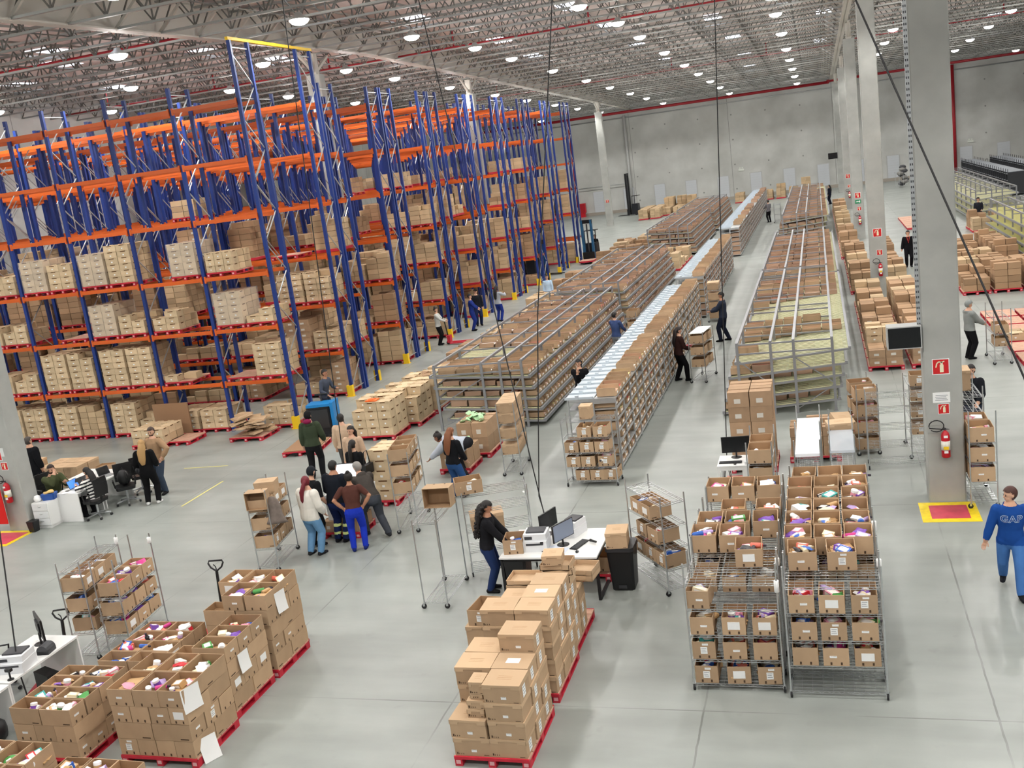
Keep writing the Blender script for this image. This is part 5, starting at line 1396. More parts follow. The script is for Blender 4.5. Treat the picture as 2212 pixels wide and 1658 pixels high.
person('man in dark green jacket and black cap with a maroon hood', -13.0, 22.62, R(16), 1.78, lean=3, head=(-8, 4), lf=(-.11, -.02), rf=(.12, .1), rh=(.26, .22, .92), top='3a4433', bottom='19191c', shoe='202022', hair='cap', hcol='1a1a1c', hood=True, bulk=.02)
hb = MB().ball((0, 0, 0), (.12, .1, .07), 12); tag(link('scarf', hb.mesh('hood', [cloth('7d1f45')], True), loc=(-13.0, 22.55, 1.56)), 'maroon hood lying round the neck of the man in green', 'hood')
person('rider in grey on the blue pallet truck', -15.08, 27.5, R(-100), 1.72, lean=14, head=(0, 4), lh=(-.14, .42, 1.1), rh=(.2, .3, .95), lf=(-.1, -.1), rf=(.1, .12), top='4c5260', bottom='2a2f42', hair='short', hcol='191513', base=.2, skin='tan')
person('person in pale grey hoodie bending over cartons', -8.85, 22.35, R(86), 1.78, lean=86, drop=.1, hips=(0, -.15), head=(0, -10), lh=(-.16, .72, .48), rh=(.18, .7, .46), lf=(-.12, -.1), rf=(.16, .06), top='b6bdc9', bottom='26262a', hair='bun', hcol='17120f', skin='brown', hood=True, bulk=.02)
person('woman with long fair-ended hair in a dark vest and jeans', -8.42, 20.75, R(-22), 1.64, lean=6, head=(4, 18), lh=(-.14, .24, .95), rh=(.2, .26, .9), lf=(-.1, 0), rf=(.14, .08), top='16171b', bottom='2c4f80', hair='long', hcol='7c4a2b', bulk=.012)
person('bearded man in beige jacket, hands in pockets', -17.25, 21.85, R(176), 1.8, head=(14, 10), lh=(-.27, .1, .98), rh=(.27, .1, .98), lf=(-.12, .08), rf=(.12, 0), top='a58668', bottom='3c4757', shoe='1a1a1c', hcol='3b2a22', beard='3b2a22', bulk=.02, elbow=(1.6, -.6, 0))
person('blonde person in loose black clothes, seen from behind', -16.95, 21.0, R(18), 1.7, head=(18, 6), lf=(-.13, 0), rf=(.14, .04), top='101012', bottom='101012', shoe='d8d8d6', hair='long', hcol='b08a58', bulk=.02, hem=-.05, rh=(.2, .22, .98), lh=(-.2, .2, .98))
person('seated woman with long black hair in striped sweater at a laptop', -18.0, 20.22, R(82), 1.66, drop=.4, lean=14, head=(0, 14), lh=(-.2, .42, .86), rh=(.2, .42, .86), lf=(-.13, .42), rf=(.13, .36), top='e9e7e2', stripes=('26262a',), bottom='18181b', hair='long', hcol='15100f', bulk=.01)
person('seated bearded man in green jacket leaning on the desk, hand at mouth', -19.5, 20.45, R(-118), 1.76, drop=.4, lean=13, head=(-34, 6), lh=(-.16, .5, .88), rh=(.02, .31, 1.1), elbow=(.5, .3, -1), lf=(-.13, .42), rf=(.13, .4), top='4b5136', bottom='23262c', hcol='2b1d18', beard='2b1d18', bulk=.025)
person('man in a black coat half hidden behind the office pillar', -21.2, 21.75, R(-10), 1.76, top='15161a', bottom='1c1d22', hcol='4a433f', bulk=.028, hem=-.3)
person('woman in pale grey sweater and black leggings by a pallet jack', -16.3, 40.85, R(-84), 1.66, head=(0, 6), lh=(-.12, .4, 1.1), rh=(.12, .42, 1.08), top='c9cac4', bottom='141416', hair='bun', hcol='1a1412', fine=False)
person('man in black beside the worker in blue overalls', -15.9, 45.2, R(-150), 1.74, top='1b1d24', bottom='1f2a4c', hcol='1c1614', fine=False, bulk=.02, hair='cap')
person('worker in dark blue overalls holding a sheet', -15.75, 43.9, R(-80), 1.7, head=(0, 16), lh=(-.1, .36, 1.02), rh=(.12, .36, 1.0), top='20327c', bottom='20327c', hcol='1c1512', fine=False, sleeve=.95)
person('worker in grey top and blue trousers with a raised arm', -15.1, 46.0, R(-20), 1.7, head=(0, 10), rh=(.2, .34, 1.34), lh=(-.18, .3, 1.0), top='aeb3bb', bottom='24388a', hair='long', hcol='15110f', fine=False, skin='brown')
person('worker in pale blue shirt far along the rack fronts', -13.4, 49.2, R(180), 1.62, top='b9d4ee', bottom='2b3a66', hair='long', hcol='181311', fine=False)
person('picker in a denim shirt and grey trousers between flow rack and shelving', -7.22, 34.9, R(-25), 1.72, head=(0, 12), lh=(-.14, .36, 1.05), rh=(.2, .34, 1.0), top='41527e', bottom='8a8d92', hcol='17120f', fine=False, sleeve=.8)
person('woman in black holding a phone between flow rack and shelving', -6.82, 27.3, R(186), 1.68, head=(-18, 14), lh=(-.1, .26, 1.08), rh=(.04, .2, 1.36), top='17171b', bottom='1d2230', hair='pony', hcol='17110f', bulk=.012)
person('long-haired picker in dark brown jacket and black leggings', -4.52, 31.05, R(-62), 1.7, lean=6, head=(0, 24), lh=(-.12, .32, 1.02), rh=(.12, .34, 1.0), lf=(-.12, -.05), rf=(.16, .2), top='35201d', bottom='111114', shoe='17171a', hair='long', hcol='1e1211', bulk=.016)
pk = MB().box((0, 0, 0), (.22, .16, .05)); tag(link('red_package', pk.mesh('pkg', [mat('goods_redpack', 'c73a4a', .5)]), loc=(-4.2, 31.26, 1.07), rotz=.4), 'red and white package held by the long-haired picker', 'package')
person('man in navy puffer jacket and dark trousers reading a handheld', -3.64, 36.98, R(84), 1.78, head=(0, 24), lh=(-.1, .4, 1.1), rh=(.1, .42, 1.1), lf=(-.1, .16), rf=(.1, -.1), top='2b3140', bottom='1b2030', shoe='141416', hcol='17120f', bulk=.018, fine=True, skin='tan')
ph = MB().box((0, 0, 0), (.08, .16, .02)); tag(link('handheld', ph.mesh('ph', [BLACK]), loc=(-4.13, 37.02, 1.17), rotz=R(84)), 'dark handheld in the hands of the man in navy', 'handheld')
person('distant picker in grey and black in the long aisle', -4.0, 84.6, R(40), 1.75, head=(0, 10), top='6e6c70', bottom='151519', hcol='1a1513', fine=False, lh=(-.2, .35, 1.1), rh=(.2, .35, 1.1))
person('distant person in dark clothes by the far flow rack', .85, 96.5, R(60), 1.7, top='1a1d2c', bottom='1a1d2c', hair='long', hcol='17120f', fine=False)
person('person in black dress and tights with a red lanyard, facing the camera', 3.88, 51.8, R(182), 1.72, head=(0, 4), lh=(-.3, .0, .82), rh=(.3, .0, .82), top='141418', bottom='141418', hem=-.32, hcol='211815', fine=False, bulk=.02, shoe='232327')
ln = MB(); ln.loft([(-.06, 0, .35), (0, -.03, .05), (.06, 0, .35)], [.018] * 3, 5); tag(link('lanyard', ln.mesh('lan', [mat('lanyard_red', 'c0392f', .6)]), loc=(3.88, 51.66, 1.12)), 'red lanyard on the person in the black dress', 'lanyard')
person('person in grey hooded jacket and black trousers by a wire cart', 3.92, 31.55, R(-70), 1.7, head=(0, 22), lh=(-.1, .36, 1.05), rh=(.12, .38, 1.02), top='8d918f', bottom='151518', hair='hoodup', hcol='8a8e8c', hood=True, bulk=.022, fine=False)
person('man with short dark hair in a black jacket beyond the big pillar', 2.9, 23.35, R(158), 1.74, head=(18, 8), lh=(-.2, .3, .98), rh=(.22, .26, .98), top='1b1d23', bottom='2c3140', hcol='1c1513', bulk=.014)
person('person in dark hooded clothes holding papers by the empty flow racks', 8.95, 66.2, R(176), 1.7, head=(0, 10), lh=(-.14, .26, 1.0), rh=(.14, .26, 1.0), top='23252d', bottom='1f2750', hair='hoodup', hcol='1d1e24', hood=True, fine=False)
person('driver standing behind the mast of the blue stacker', -15.2, 69.9, R(150), 1.72, top='17181d', bottom='1c2034', hcol='161210', fine=False)

# ------------------------------------------------------------------ desks and office things
def mon(name, label, loc, rot, w=.52, h=.31, screen=None, back_to=False):
    t = thing(name, label, 'monitor', loc, rot)
    b = MB().box((0, 0, .12 + h / 2), (w, .03, h)); b.box((0, .025, .12 + h / 2), (w * .5, .03, h * .5))
    link('monitor_body', b.mesh('mon', [BLACK]), t)
    link('screen', MB().b2((-w / 2 + .012, -.018, .132), (w / 2 - .012, -.0152, .108 + h)).mesh('scr', [screen or SCREEN]), t)
    s = MB().loft([(0, .03, .01), (0, .03, .2)], [.018, .018], 8); s.lathe([(.11, 0), (.11, .008), (.04, .014)], (0, .03, 0), 16)
    link('stand', s.mesh('stand', [BLACK]), t)
    return t
def keyboard(loc, rot, label, L_=.44):
    m = MB().box((0, 0, .01), (L_, .14, .016), 0)
    for i in range(4):
        for j in range(14): m.box((-L_ * .46 + j * L_ * .068 + .006, -.05 + i * .032, .02), (L_ * .056, .025, .008), 1)
    o = tag(link('keyboard', cached(('kb', L_), lambda: m.mesh('kb', [BLACK, DGREY])), loc=loc, rotz=rot), label, 'keyboard')
def printer(label, loc, rot, w=.42, d=.4, h=.3):
    t = thing('printer', label, 'printer', loc, rot)
    b = MB().b2((-w / 2, -d / 2, .0), (w / 2, d / 2, h * .62)).b2((-w / 2 + .01, -d / 2 + .05, h * .62), (w / 2 - .01, d / 2, h))
    link('printer_body', b.mesh('pr', [PLASTIC]), t)
    link('scanner_lid', MB().b2((-w * .38, -d * .2, h), (w * .38, d * .42, h + .025)).mesh('lid', [DGREY]), t)
    link('paper_slot', MB().b2((-w * .36, -d / 2 - .004, h * .4), (w * .36, -d / 2, h * .52)).b2((-w * .42, -d / 2 + .046, h * .7), (-w * .1, -d / 2 + .05, h * .88)).mesh('slot', [DGREY]), t)
    return t
def scanner_gun(label, loc, rot, stand=True):
    t = thing('barcode_scanner', label, 'scanner', loc, rot)
    z = .14 if stand else .03
    b = MB()
    if stand:
        b.lathe([(.05, 0), (.05, .012), (.015, .02), (.012, z)], n=12)
        b.box((0, .0, z + .02), (.06, .1, .045))
        link('scanner_stand', b.mesh('sg', [BLACK]), t)
    else:
        b.loft([(0, -.09, .03), (0, 0, .035), (0, .05, .035)], [(.018, .018), (.02, .02), (.03, .025)], 8); link('scanner_body', b.mesh('sg', [BLACK]), t)
    return t
def desk(label, x0, y0, x1, y1, h, mt=WMEL, legs='panel', name='desk', t_=.03):
    cx, cy = (x0 + x1) / 2, (y0 + y1) / 2; w, d = x1 - x0, y1 - y0
    t = thing(name, label, 'desk', (cx, cy, 0))
    link('desktop', MB().b2((-w / 2, -d / 2, h - t_), (w / 2, d / 2, h)).mesh('top', [mt]), t)
    if legs == 'panel':
        for s in (-1, 1):
            if w > d: link('side_panel', MB().b2((s * w / 2 - s * .03, -d / 2 + .01, 0), (s * w / 2, d / 2 - .01, h - t_)).mesh('panel', [mt]), t)
            else: link('side_panel', MB().b2((-w / 2 + .01, s * d / 2 - s * .03, 0), (w / 2 - .01, s * d / 2, h - t_)).mesh('panel', [mt]), t)
    elif legs == 'frame':
        fm = MB(); r = .025
        for s in (-1, 1):
            for q in (-1, 1): link('leg', MB().b2((s * (w / 2 - .03) - r, q * (d / 2 - .06) - r, 0), (s * (w / 2 - .03) + r, q * (d / 2 - .06) + r, h - t_)).mesh('leg', [BLACK]), t)
            fm.b2((s * (w / 2 - .03) - r, -d / 2 + .06, 0), (s * (w / 2 - .03) + r, d / 2 - .06, .045)); fm.b2((s * (w / 2 - .03) - r, -d / 2 + .06, h - t_ - .05), (s * (w / 2 - .03) + r, d / 2 - .06, h - t_))
        for q in (-1, 1): fm.b2((-w / 2 + .03, q * (d / 2 - .06) - r, h - t_ - .05), (w / 2 - .03, q * (d / 2 - .06) + r, h - t_))
        link('leg_frame', fm.mesh('frame', [BLACK]), t)
    elif legs == 'white':
        for s in (-1, 1):
            for q in (-1, 1): link('leg', MB().b2((s * (w / 2 - .03) - .025, q * (d / 2 - .03) - .025, 0), (s * (w / 2 - .03) + .025, q * (d / 2 - .03) + .025, h - t_)).mesh('leg', [mt]), t)
        link('apron', MB().b2((-w / 2 + .05, -d / 2 + .01, h - .1), (w / 2 - .05, -d / 2 + .03, h - t_)).mesh('apron', [mt]), t)
        link('drawer_box', MB().b2((w * .0, -d / 2 + .02, h - .26), (w / 2 - .06, d / 2 - .05, h - .1)).mesh('drawer', [mt]), t)
    return t
# packing desk in the middle
desk('white-topped packing desk on black steel legs in the middle of the floor', -5.64, 15.32, -3.92, 16.62, .8, legs='frame')
open_carton((-5.44, 15.68, .8), (.34, .42, .26), R(8), 'on packing desk corner', 4, .4, 'b', ['pink', 'blue', 'white'])
printer('white laser printer on the packing desk', (-5.06, 15.76, .8), R(4))
mon('monitor', 'black monitor seen edge-on at the back of the packing desk', (-5.0, 16.38, .8), R(70))
mon('monitor', 'black monitor beside the keyboard on the packing desk', (-4.6, 15.86, .8), R(62), screen=mat('grey_screen', '8d99ae', .3))
keyboard((-4.33, 15.85, .8), R(72), 'black keyboard on the packing desk')
tag(link('computer_mouse', MB().ball((0, 0, .014), (.03, .05, .016), 10).mesh('mouse', [BLACK], True), loc=(-4.3, 15.53, .8)), 'black mouse below the keyboard on the packing desk', 'mouse')
scanner_gun('black barcode scanner lying at the corner of the packing desk', (-4.12, 15.95, .8), R(60), False)
scanner_gun('black barcode scanner on its stand on the packing desk', (-4.9, 15.6, .8), R(100))
printer('white label printer with grey top at the back of the packing desk', (-4.55, 16.4, .8), R(-20), .3, .42, .26)
for i, (x, y, r) in enumerate(((-4.72, 15.72, .3), (-4.6, 15.6, -.1))): tag(link('paper_sheet', MB().box((0, 0, .001), (.21, .28, .002)).mesh('sheet', [mat('blueish_paper', 'dfe6f3', .6)]), loc=(x, y, .801 + .002 * i), rotz=r), 'paper sheet %s monitor on the packing desk' % ('under the stand of the', 'in front of the')[i], 'paper')
m = MB(); m.loft([(0, 0, 0), (0, 0, .78)], [(.2, .17), (.27, .23)], 16, up=(1, 0, 0)); bt = thing('waste_bin', 'tall black plastic bin beside the packing desk', 'bin', (-3.62, 15.95, 0))
def rbox(w0, d0, w1, d1, z0, z1, mt):
    k = MB()
    def ring(w, d, z): return [(w / 2 * a, d / 2 * b, z) for a, b in ((-.8, -1), (.8, -1), (1, -.8), (1, .8), (.8, 1), (-.8, 1), (-1, .8), (-1, -.8))]
    k.add(ring(w0, d0, z0) + ring(w1, d1, z1), [tuple(reversed(range(8))), tuple(range(8, 16))] + [(i, (i + 1) % 8, 8 + (i + 1) % 8, 8 + i) for i in range(8)]); return k
link('bin_body', rbox(.38, .42, .46, .5, 0, .74, BLACK).mesh('bin', [BLACK]), bt); link('bin_rim', rbox(.5, .54, .48, .52, .72, .78, BLACK).mesh('rim', [mat('bin_rim', '26272b', .4)]), bt)
link('pedal', MB().b2((-.07, -.24, .05), (.07, -.2, .1)).mesh('pedal', [DGREY]), bt)
lidded((-3.66, 15.9, .785), (.36, .42, .28), 'sitting on top of the black bin', R(5), False, False)
bt2 = thing('waste_bin', 'black bin under the packing desk by the curly-haired woman', 'bin', (-5.4, 15.55, 0)); link('bin_body', rbox(.36, .36, .42, .42, 0, .72, BLACK).mesh('bin', [BLACK]), bt2)
tag(link('pc_tower', MB().box((0, 0, .2), (.18, .4, .38)).mesh('pc', [BLACK]), loc=(-4.85, 15.9, 0)), 'black computer tower on the floor under the packing desk', 'computer')
pallet(-4.45, 16.55, 0, 1.1, .9, 'red pallet under the packing desk')
for i in range(2): open_carton((-4.55 + .42 * i, 16.45, .145), (.38, .5, .26), 0, 'on the pallet under the packing desk, place %s' % nw(i + 1), 0, .3, 'n')
# desk at the left edge
desk('white desk at the near edge with printer and monitor, far half', -12.95, 10.9, -12.06, 12.42, .76)
desk('white desk at the near edge, half cut off by the frame', -12.9, 9.1, -12.02, 10.86, .76)
mon('monitor', 'black monitor turned away on the far end of the white edge desk', (-12.52, 12.15, .76), R(142), .58, .36)
printer('white printer on the desk at the near edge', (-12.3, 11.35, .76), R(12), .42, .4, .26)
m = MB(); m.loft([(0, -.11, .06), (0, .11, .06)], [(.1, .09), (.1, .09)], 14); m.b2((-.1, -.11, 0), (.1, .11, .06))
tag(link('label_printer', m.mesh('lp', [DGREY], False), loc=(-12.2, 11.86, .76), rotz=R(10)), 'dark grey rounded label printer beside the white printer', 'printer')
scanner_gun('black barcode scanner on a stand at the front of the edge desk', (-12.12, 11.0, .76), R(90))
keyboard((-12.62, 10.65, .76), R(70), 'black keyboard on the edge desk')
mon('monitor', 'black monitor cut off by the frame on the edge desk', (-12.7, 10.95, .76), R(100), .5, .3)
tag(link('pc_tower', MB().box((0, 0, .22), (.2, .42, .42)).box((.0, -.215, .3), (.14, .01, .1)).mesh('pc', [BLACK]), loc=(-12.2, 11.75, .05), rotz=R(70)), 'black computer tower under the edge desk', 'computer')
tag(link('plastic_bag', MB().ball((0, 0, .1), (.16, .22, .1), 10).mesh('bag', [GREENB], True), loc=(-12.15, 11.9, 0)), 'green plastic bag on the floor under the edge desk', 'bag')
for i, (x, y, z, r) in enumerate(((-12.3, 10.0, .3, .24), (-12.5, 9.6, .28, .26), (-12.15, 10.5, .2, .2))):
    m = MB().ball((0, 0, 0), (r, r, z), 12); me = m.mesh('bagb', [BLACK], True)
    rb = random.Random(i)
    for v in me.vertices: v.co *= 1 + rb.uniform(-.09, .09)
    tag(link('waste_bag', me, loc=(x, y, z * .93)), 'black bag on the floor under the edge desk, %s of three' % ('middle', 'nearest', 'farthest')[i], 'bag')
def office_chair(label, x, y, rot, pack=False):
    t = thing('office_chair', label, 'chair', (x, y, 0), rot)
    m = MB()
    for k in range(5):
        a = 2 * PI * k / 5 + .3; link('base_arm', MB().loft([(0, 0, .13), (.3 * math.cos(a), .3 * math.sin(a), .085)], [.028, .02], 6).mesh('arm', [CHROME]), t)
        link('castor', cached('castor', lambda: MB().loft([(-.025, 0, .03), (.025, 0, .03)], [.03, .03], 10).mesh('castor', [RUBBER])), t, (.3 * math.cos(a), .3 * math.sin(a), 0))
    link('gas_column', MB().loft([(0, 0, .1), (0, 0, .42)], [.03, .025], 10).mesh('col', [CHROME]), t)
    link('seat', rbox(.46, .46, .5, .48, .42, .5, BLACK).mesh('seat', [BLACK]), t)
    k = MB(); n = 7
    for i in range(n):
        z0, z1 = .58 + .47 * i / n, .58 + .47 * (i + 1) / n; k.b2((-.22, -.25 - .03 * math.sin(PI * i / n), z0), (.22, -.215 - .03 * math.sin(PI * i / n), z1))
    k.b2((-.03, -.24, .42), (.03, -.2, .62)); link('backrest', k.mesh('back', [BLACK]), t)
    for s in (-1, 1): link('armrest', MB().loft([(s * .25, -.05, .46), (s * .28, -.1, .68), (s * .28, .14, .69), (s * .25, .12, .5)], [.02] * 4, 6).mesh('armr', [BLACK]), t)
office_chair('black office chair under the woman in the striped sweater', -17.95, 20.1, R(86))
office_chair('empty black office chair with a backpack on its seat', -17.8, 21.1, R(-140))
office_chair('black office chair with a jacket, touching the blonde person', -18.0, 22.0, R(40))
office_chair('black office chair cut off by the frame at the edge desk', -13.35, 11.9, R(-70))
office_chair('black office chair under the seated man in green', -19.75, 20.6, R(-110))
def backpack(label, x, y, z, rot):
    t = thing('backpack', label, 'backpack', (x, y, z), rot)
    k = MB().ball((0, 0, .22), (.17, .12, .22), 14); link('backpack_body', k.mesh('bp', [BLACK], True), t)
    link('pocket', MB().ball((0, -.1, .15), (.12, .06, .12), 10).mesh('pk', [DGREY], True), t)
    link('strap', MB().loft([(-.08, .12, .4), (-.09, .17, .25), (-.08, .12, .08)], [.015] * 3, 6).loft([(-.04, 0, .43), (0, 0, .5), (.04, 0, .43)], [.012] * 3, 6).mesh('st', [BLACK]), t)
backpack('black backpack on the seat of the empty office chair', -17.78, 21.08, .5, R(-150))
backpack('black bag hung on the office chair by the blonde person', -17.8, 21.78, .56, R(40))
desk('white office desk with laptop in front of the striped sweater', -18.86, 19.82, -18.2, 20.66, .75)
desk('second white office desk running on beside the first', -18.86, 20.7, -18.16, 21.8, .75)
desk('third white office desk behind, facing the man in green', -19.5, 20.9, -18.9, 21.9, .75)
def laptop(label, x, y, z, rot, scr):
    t = thing('laptop', label, 'laptop', (x, y, z), rot)
    link('laptop_base', MB().box((0, 0, .01), (.34, .24, .018)).box((0, -.0, .0195), (.3, .12, .002)).mesh('lb', [GALV]), t)
    M = Matrix.Translation((0, .12, .018)) @ Matrix.Rotation(R(-22), 4, 'X')
    link('laptop_lid', MB().box((0, .004, .115), (.34, .008, .23), 0, M).mesh('ll', [DGREY]), t)
    link('screen', MB().box((0, -.0015, .117), (.315, .002, .2), 0, M).mesh('ls', [scr]), t)
laptop('laptop with a blue screen before the striped sweater', -18.48, 20.22, .75, R(88), LAPT)
laptop('open grey laptop seen from behind, before the man in green', -18.78, 20.5, .75, R(-100), SCREEN)
laptop('open laptop with a dark screen on the second office desk', -18.38, 21.2, .75, R(70), SCREEN)
ped = thing('drawer_pedestal', 'white three-drawer pedestal beside the office pillar', 'cabinet', (-19.07, 19.62, 0))
link('pedestal_body', MB().b2((-.24, -.2, .06), (.24, .28, .66)).b2((-.22, -.18, 0), (.22, .26, .06)).mesh('ped', [WMEL]), ped)
for i in range(3):
    d_ = link('drawer', MB().b2((-.23, -.216, .08 + .19 * i), (.23, -.2, .255 + .19 * i)).mesh('dr', [mat('white_drawer', 'e4e6e6', .4)]), ped)
    link('handle', MB().loft([(-.05, -.22, .19 + .19 * i), (0, -.235, .18 + .19 * i), (.05, -.22, .19 + .19 * i)], [.006] * 3, 6).mesh('h', [GALV]), d_)
tag(link('blue_basket', rbox(.3, .2, .36, .26, 0, .16, BLUEP).mesh('bsk', [BLUEP]), loc=(-18.98, 19.72, .66), rotz=.3), 'blue plastic basket on the white pedestal', 'basket')
me = MB().ball((0, 0, 0), (.16, .1, .05), 12).mesh('rag', [mat('yellow_cloth', 'd9b774', .9, noise=.2)], True)
for v in me.vertices: v.co.z += .03 * math.sin(20 * v.co.x)
tag(link('cloth_pile', me, loc=(-18.98, 19.72, .84)), 'yellowish cloth bundled in the blue basket', 'cloth')
me = MB().ball((0, 0, .07), (.11, .1, .09), 10).mesh('wb', [WHITE], True)
for v in me.vertices: v.co *= 1 + .12 * math.sin(30 * v.co.x + 17 * v.co.z)
tag(link('plastic_bag', me, loc=(-19.2, 19.55, .66)), 'crumpled white plastic bag on the white pedestal', 'bag')
tb2 = thing('waste_bin', 'small black bin at the foot of the office pillar', 'bin', (-19.2, 19.22, 0)); link('bin_body', rbox(.18, .18, .24, .24, 0, .28, BLACK).mesh('b', [BLACK]), tb2)
for i, (x, y) in enumerate(((-18.6, 19.95), (-18.75, 20.1))): tag(link('paper_sheet', MB().box((0, 0, .001), (.21, .29, .002)).mesh('s', [WHITE]), loc=(x, y, .752), rotz=.4 + i), 'white paper sheet on the first office desk, %s of two' % ('nearer', 'farther')[i], 'paper')
# the white computer desk
desk('white computer desk with drawer at the end of the flow rack', -2.36, 20.0, -1.36, 20.72, .76, legs='white')
mon('monitor', 'black monitor on the white computer desk', (-2.0, 20.55, .76), R(4), .58, .34)
keyboard((-2.1, 20.22, .76), 0, 'black keyboard on the white computer desk', .46)
tag(link('computer_mouse', MB().ball((0, 0, .014), (.03, .05, .016), 10).mesh('m', [BLACK], True), loc=(-2.0, 20.1, .76)), 'black mouse on the white computer desk', 'mouse')
t = thing('mini_computer', 'small grey computer with a black front on the white desk', 'computer', (-1.6, 20.5, .76)); link('case', MB().box((0, 0, .13), (.2, .22, .26)).mesh('c', [GALV]), t); link('front', MB().b2((-.095, -.115, .01), (.095, -.111, .2)).mesh('f', [BLACK]), t)
tag(link('white_tray', MB().box((0, 0, .03), (.36, .22, .06)).mesh('tr', [PLASTIC]), loc=(-1.62, 20.16, .76)), 'white flat case on the white computer desk', 'case')
me = MB()
for i in range(40):
    a, b = 2 * PI * i / 20, 2 * PI * (i + 1) / 20; r1 = .1 + .002 * i
    me.loft([(r1 * .5 * math.cos(a), .01 * i * .1, .35 + r1 * 2 * math.sin(a)), (r1 * .5 * math.cos(b), .01 * i * .1, .35 + r1 * 2 * math.sin(b))], [.008, .008], 5)
tag(link('cable_coil', me.mesh('coil', [CABLE]), loc=(-2.2, 20.4, .0)), 'coiled black cable hanging under the white computer desk', 'cable')
pallet(-1.85, 20.95, 0, .9, .5, 'red pallet under the white computer desk')
# the screen desk the group stands round
desk('white desk with a bright screen that the group of workers looks at', -10.55, 18.45, -9.72, 19.3, .95)
mon('monitor', 'bright white screen on the desk amid the group', (-10.2, 18.98, .95), R(6), .62, .42, GLOWS)

# ------------------------------------------------------------------ vehicles and jacks
def jack(label, x, y, rot, z=1.2):
    t = thing('pallet_jack', label, 'pallet jack', (x, y, 0), rot)
    for s in (-1, 1): link('fork', MB().b2((s * .18 - .08, -1.15, .05), (s * .18 + .08, 0, .09)).mesh('fork', [REDP]), t)
    link('pump_head', MB().b2((-.14, 0, .08), (.14, .14, .4)).mesh('pump', [REDP]), t)
    w = MB()
    for s in (-1, 1): w.loft([(s * .03, .12, .09), (s * .1, .12, .09)], [.085, .085], 14)
    link('steer_wheel', w.mesh('wheel', [RUBBER]), t)
    link('shaft', MB().loft([(0, .12, .35), (0, .2, z - .17)], [.03, .026], 8).mesh('shaft', [BLACK]), t)
    pts = [(0, .2, z - .19), (-.1, .21, z - .12), (-.14, .22, z - .04), (-.12, .225, z), (.12, .225, z), (.14, .22, z - .04), (.1, .21, z - .12), (0, .2, z - .19)]
    link('handle_loop', MB().loft(pts, [.016] * 8, 8).mesh('loop', [BLACK]), t)
    link('release_lever', MB().loft([(0, .2, z - .16), (.0, .19, z - .1), (-.04, .2, z - .06)], [.009] * 3, 6).mesh('lev', [BLACK]), t)
jack('hand pallet jack with black loop handle behind the tall front pallet', -10.55, 14.15, R(10), 1.22)
jack('hand pallet jack with loop handle at the edge cart', -12.75, 12.75, R(20), .95)
jack('hand pallet jack held by the woman in the grey sweater', -15.8, 40.9, R(90), 1.2)
tr = thing('pallet_truck', 'blue and black ride-on pallet truck by the front rack end', 'pallet truck', (-14.95, 26.85, 0), R(10))
link('truck_body', rbox(.8, .62, .74, .5, .1, 1.0, BLACK).mesh('tb', [mat('truck_black', '1d1e20', .4)]), tr)
link('side_panel', MB().b2((.4, -.3, .1), (.5, .32, 1.06)).b2((-.35, -.28, .95), (.45, .28, 1.03)).mesh('sp', [TRUCKB]), tr)
link('rear_window', MB().b2((-.3, -.325, .3), (.32, -.3, .88)).mesh('rw', [mat('truck_panel', '2c2e31', .3)]), tr)
link('platform', MB().b2((-.36, .3, .08), (.36, 1.0, .2)).mesh('pf', [BLACK]), tr)
link('handlebar', MB().loft([(0, .2, .95), (0, .3, 1.2), (-.2, .3, 1.22), (.2, .3, 1.22)], [.03] * 4, 8).mesh('hb', [BLACK]), tr)
for s in (-1, 1): link('fork', MB().b2((s * .22 - .08, -2.2, .06), (s * .22 + .08, -.3, .11)).mesh('fk', [BLACK]), tr)
for s in (-1, 1): link('wheel', MB().loft([(s * .3 - .05, .1, .1), (s * .3 + .05, .1, .1)], [.1, .1], 14).mesh('w', [RUBBER]), tr)
pallet(-14.75, 25.35, .0, 1.05, 1.3, 'red pallet carried on the forks of the blue truck', vis=3, rot=R(8))
tag(link('hardboard_sheet', MB().box((0, 0, .01), (1.0, 1.25, .02)).mesh('hb', [mat('hardboard', '9b7758', .8)]), loc=(-14.75, 25.35, .143), rotz=R(8)), 'brown hardboard sheet lying on the carried pallet', 'board')
def stacker(label, x, y, rot, col, H=3.0, name='stacker'):
    t = thing(name, label, 'forklift', (x, y, 0), rot)
    for s in (-1, 1): link('mast_rail', MB().b2((s * .33 - .07, -.1, .05), (s * .33 + .07, .1, H)).mesh('mr', [col]), t)
    link('mast_top', MB().b2((-.4, -.08, H - .25), (.4, .08, H)).mesh('mt', [BLACK]), t)
    link('cylinder', MB().loft([(0, .02, .1), (0, .02, H - .3)], [.05, .05], 8).mesh('cy', [DGREY]), t)
    link('truck_body', rbox(.9, .8, .84, .7, .1, 1.25, col).mesh('bd', [mat('forklift_dark', '1c1f26', .4)]), t, (0, .75, 0))
    link('carriage', MB().b2((-.42, -.16, .06), (.42, -.1, .7)).mesh('cg', [BLACK]), t)
    for s in (-1, 1): link('fork', MB().b2((s * .2 - .07, -1.3, .05), (s * .2 + .07, -.12, .1)).mesh('fk', [BLACK]), t)
    g = MB()
    for s in (-1, 1):
        g.loft([(s * .4, .5, 1.2), (s * .4, .55, 2.1), (s * .4, 1.2, 2.1)], [.035] * 3, 6)
    g.b2((-.42, .5, 2.08), (.42, 1.2, 2.13)); link('overhead_guard', g.mesh('og', [BLACK]), t)
    for s in (-1, 1): link('wheel', MB().loft([(s * .4 - .06, .9, .16), (s * .4 + .06, .9, .16)], [.16, .16], 14).mesh('w', [RUBBER]), t)
stacker('blue stacker with twin mast standing behind the flow racks', -15.45, 68.7, R(-6), mat('stacker_blue', '255a80', .4), 2.9)
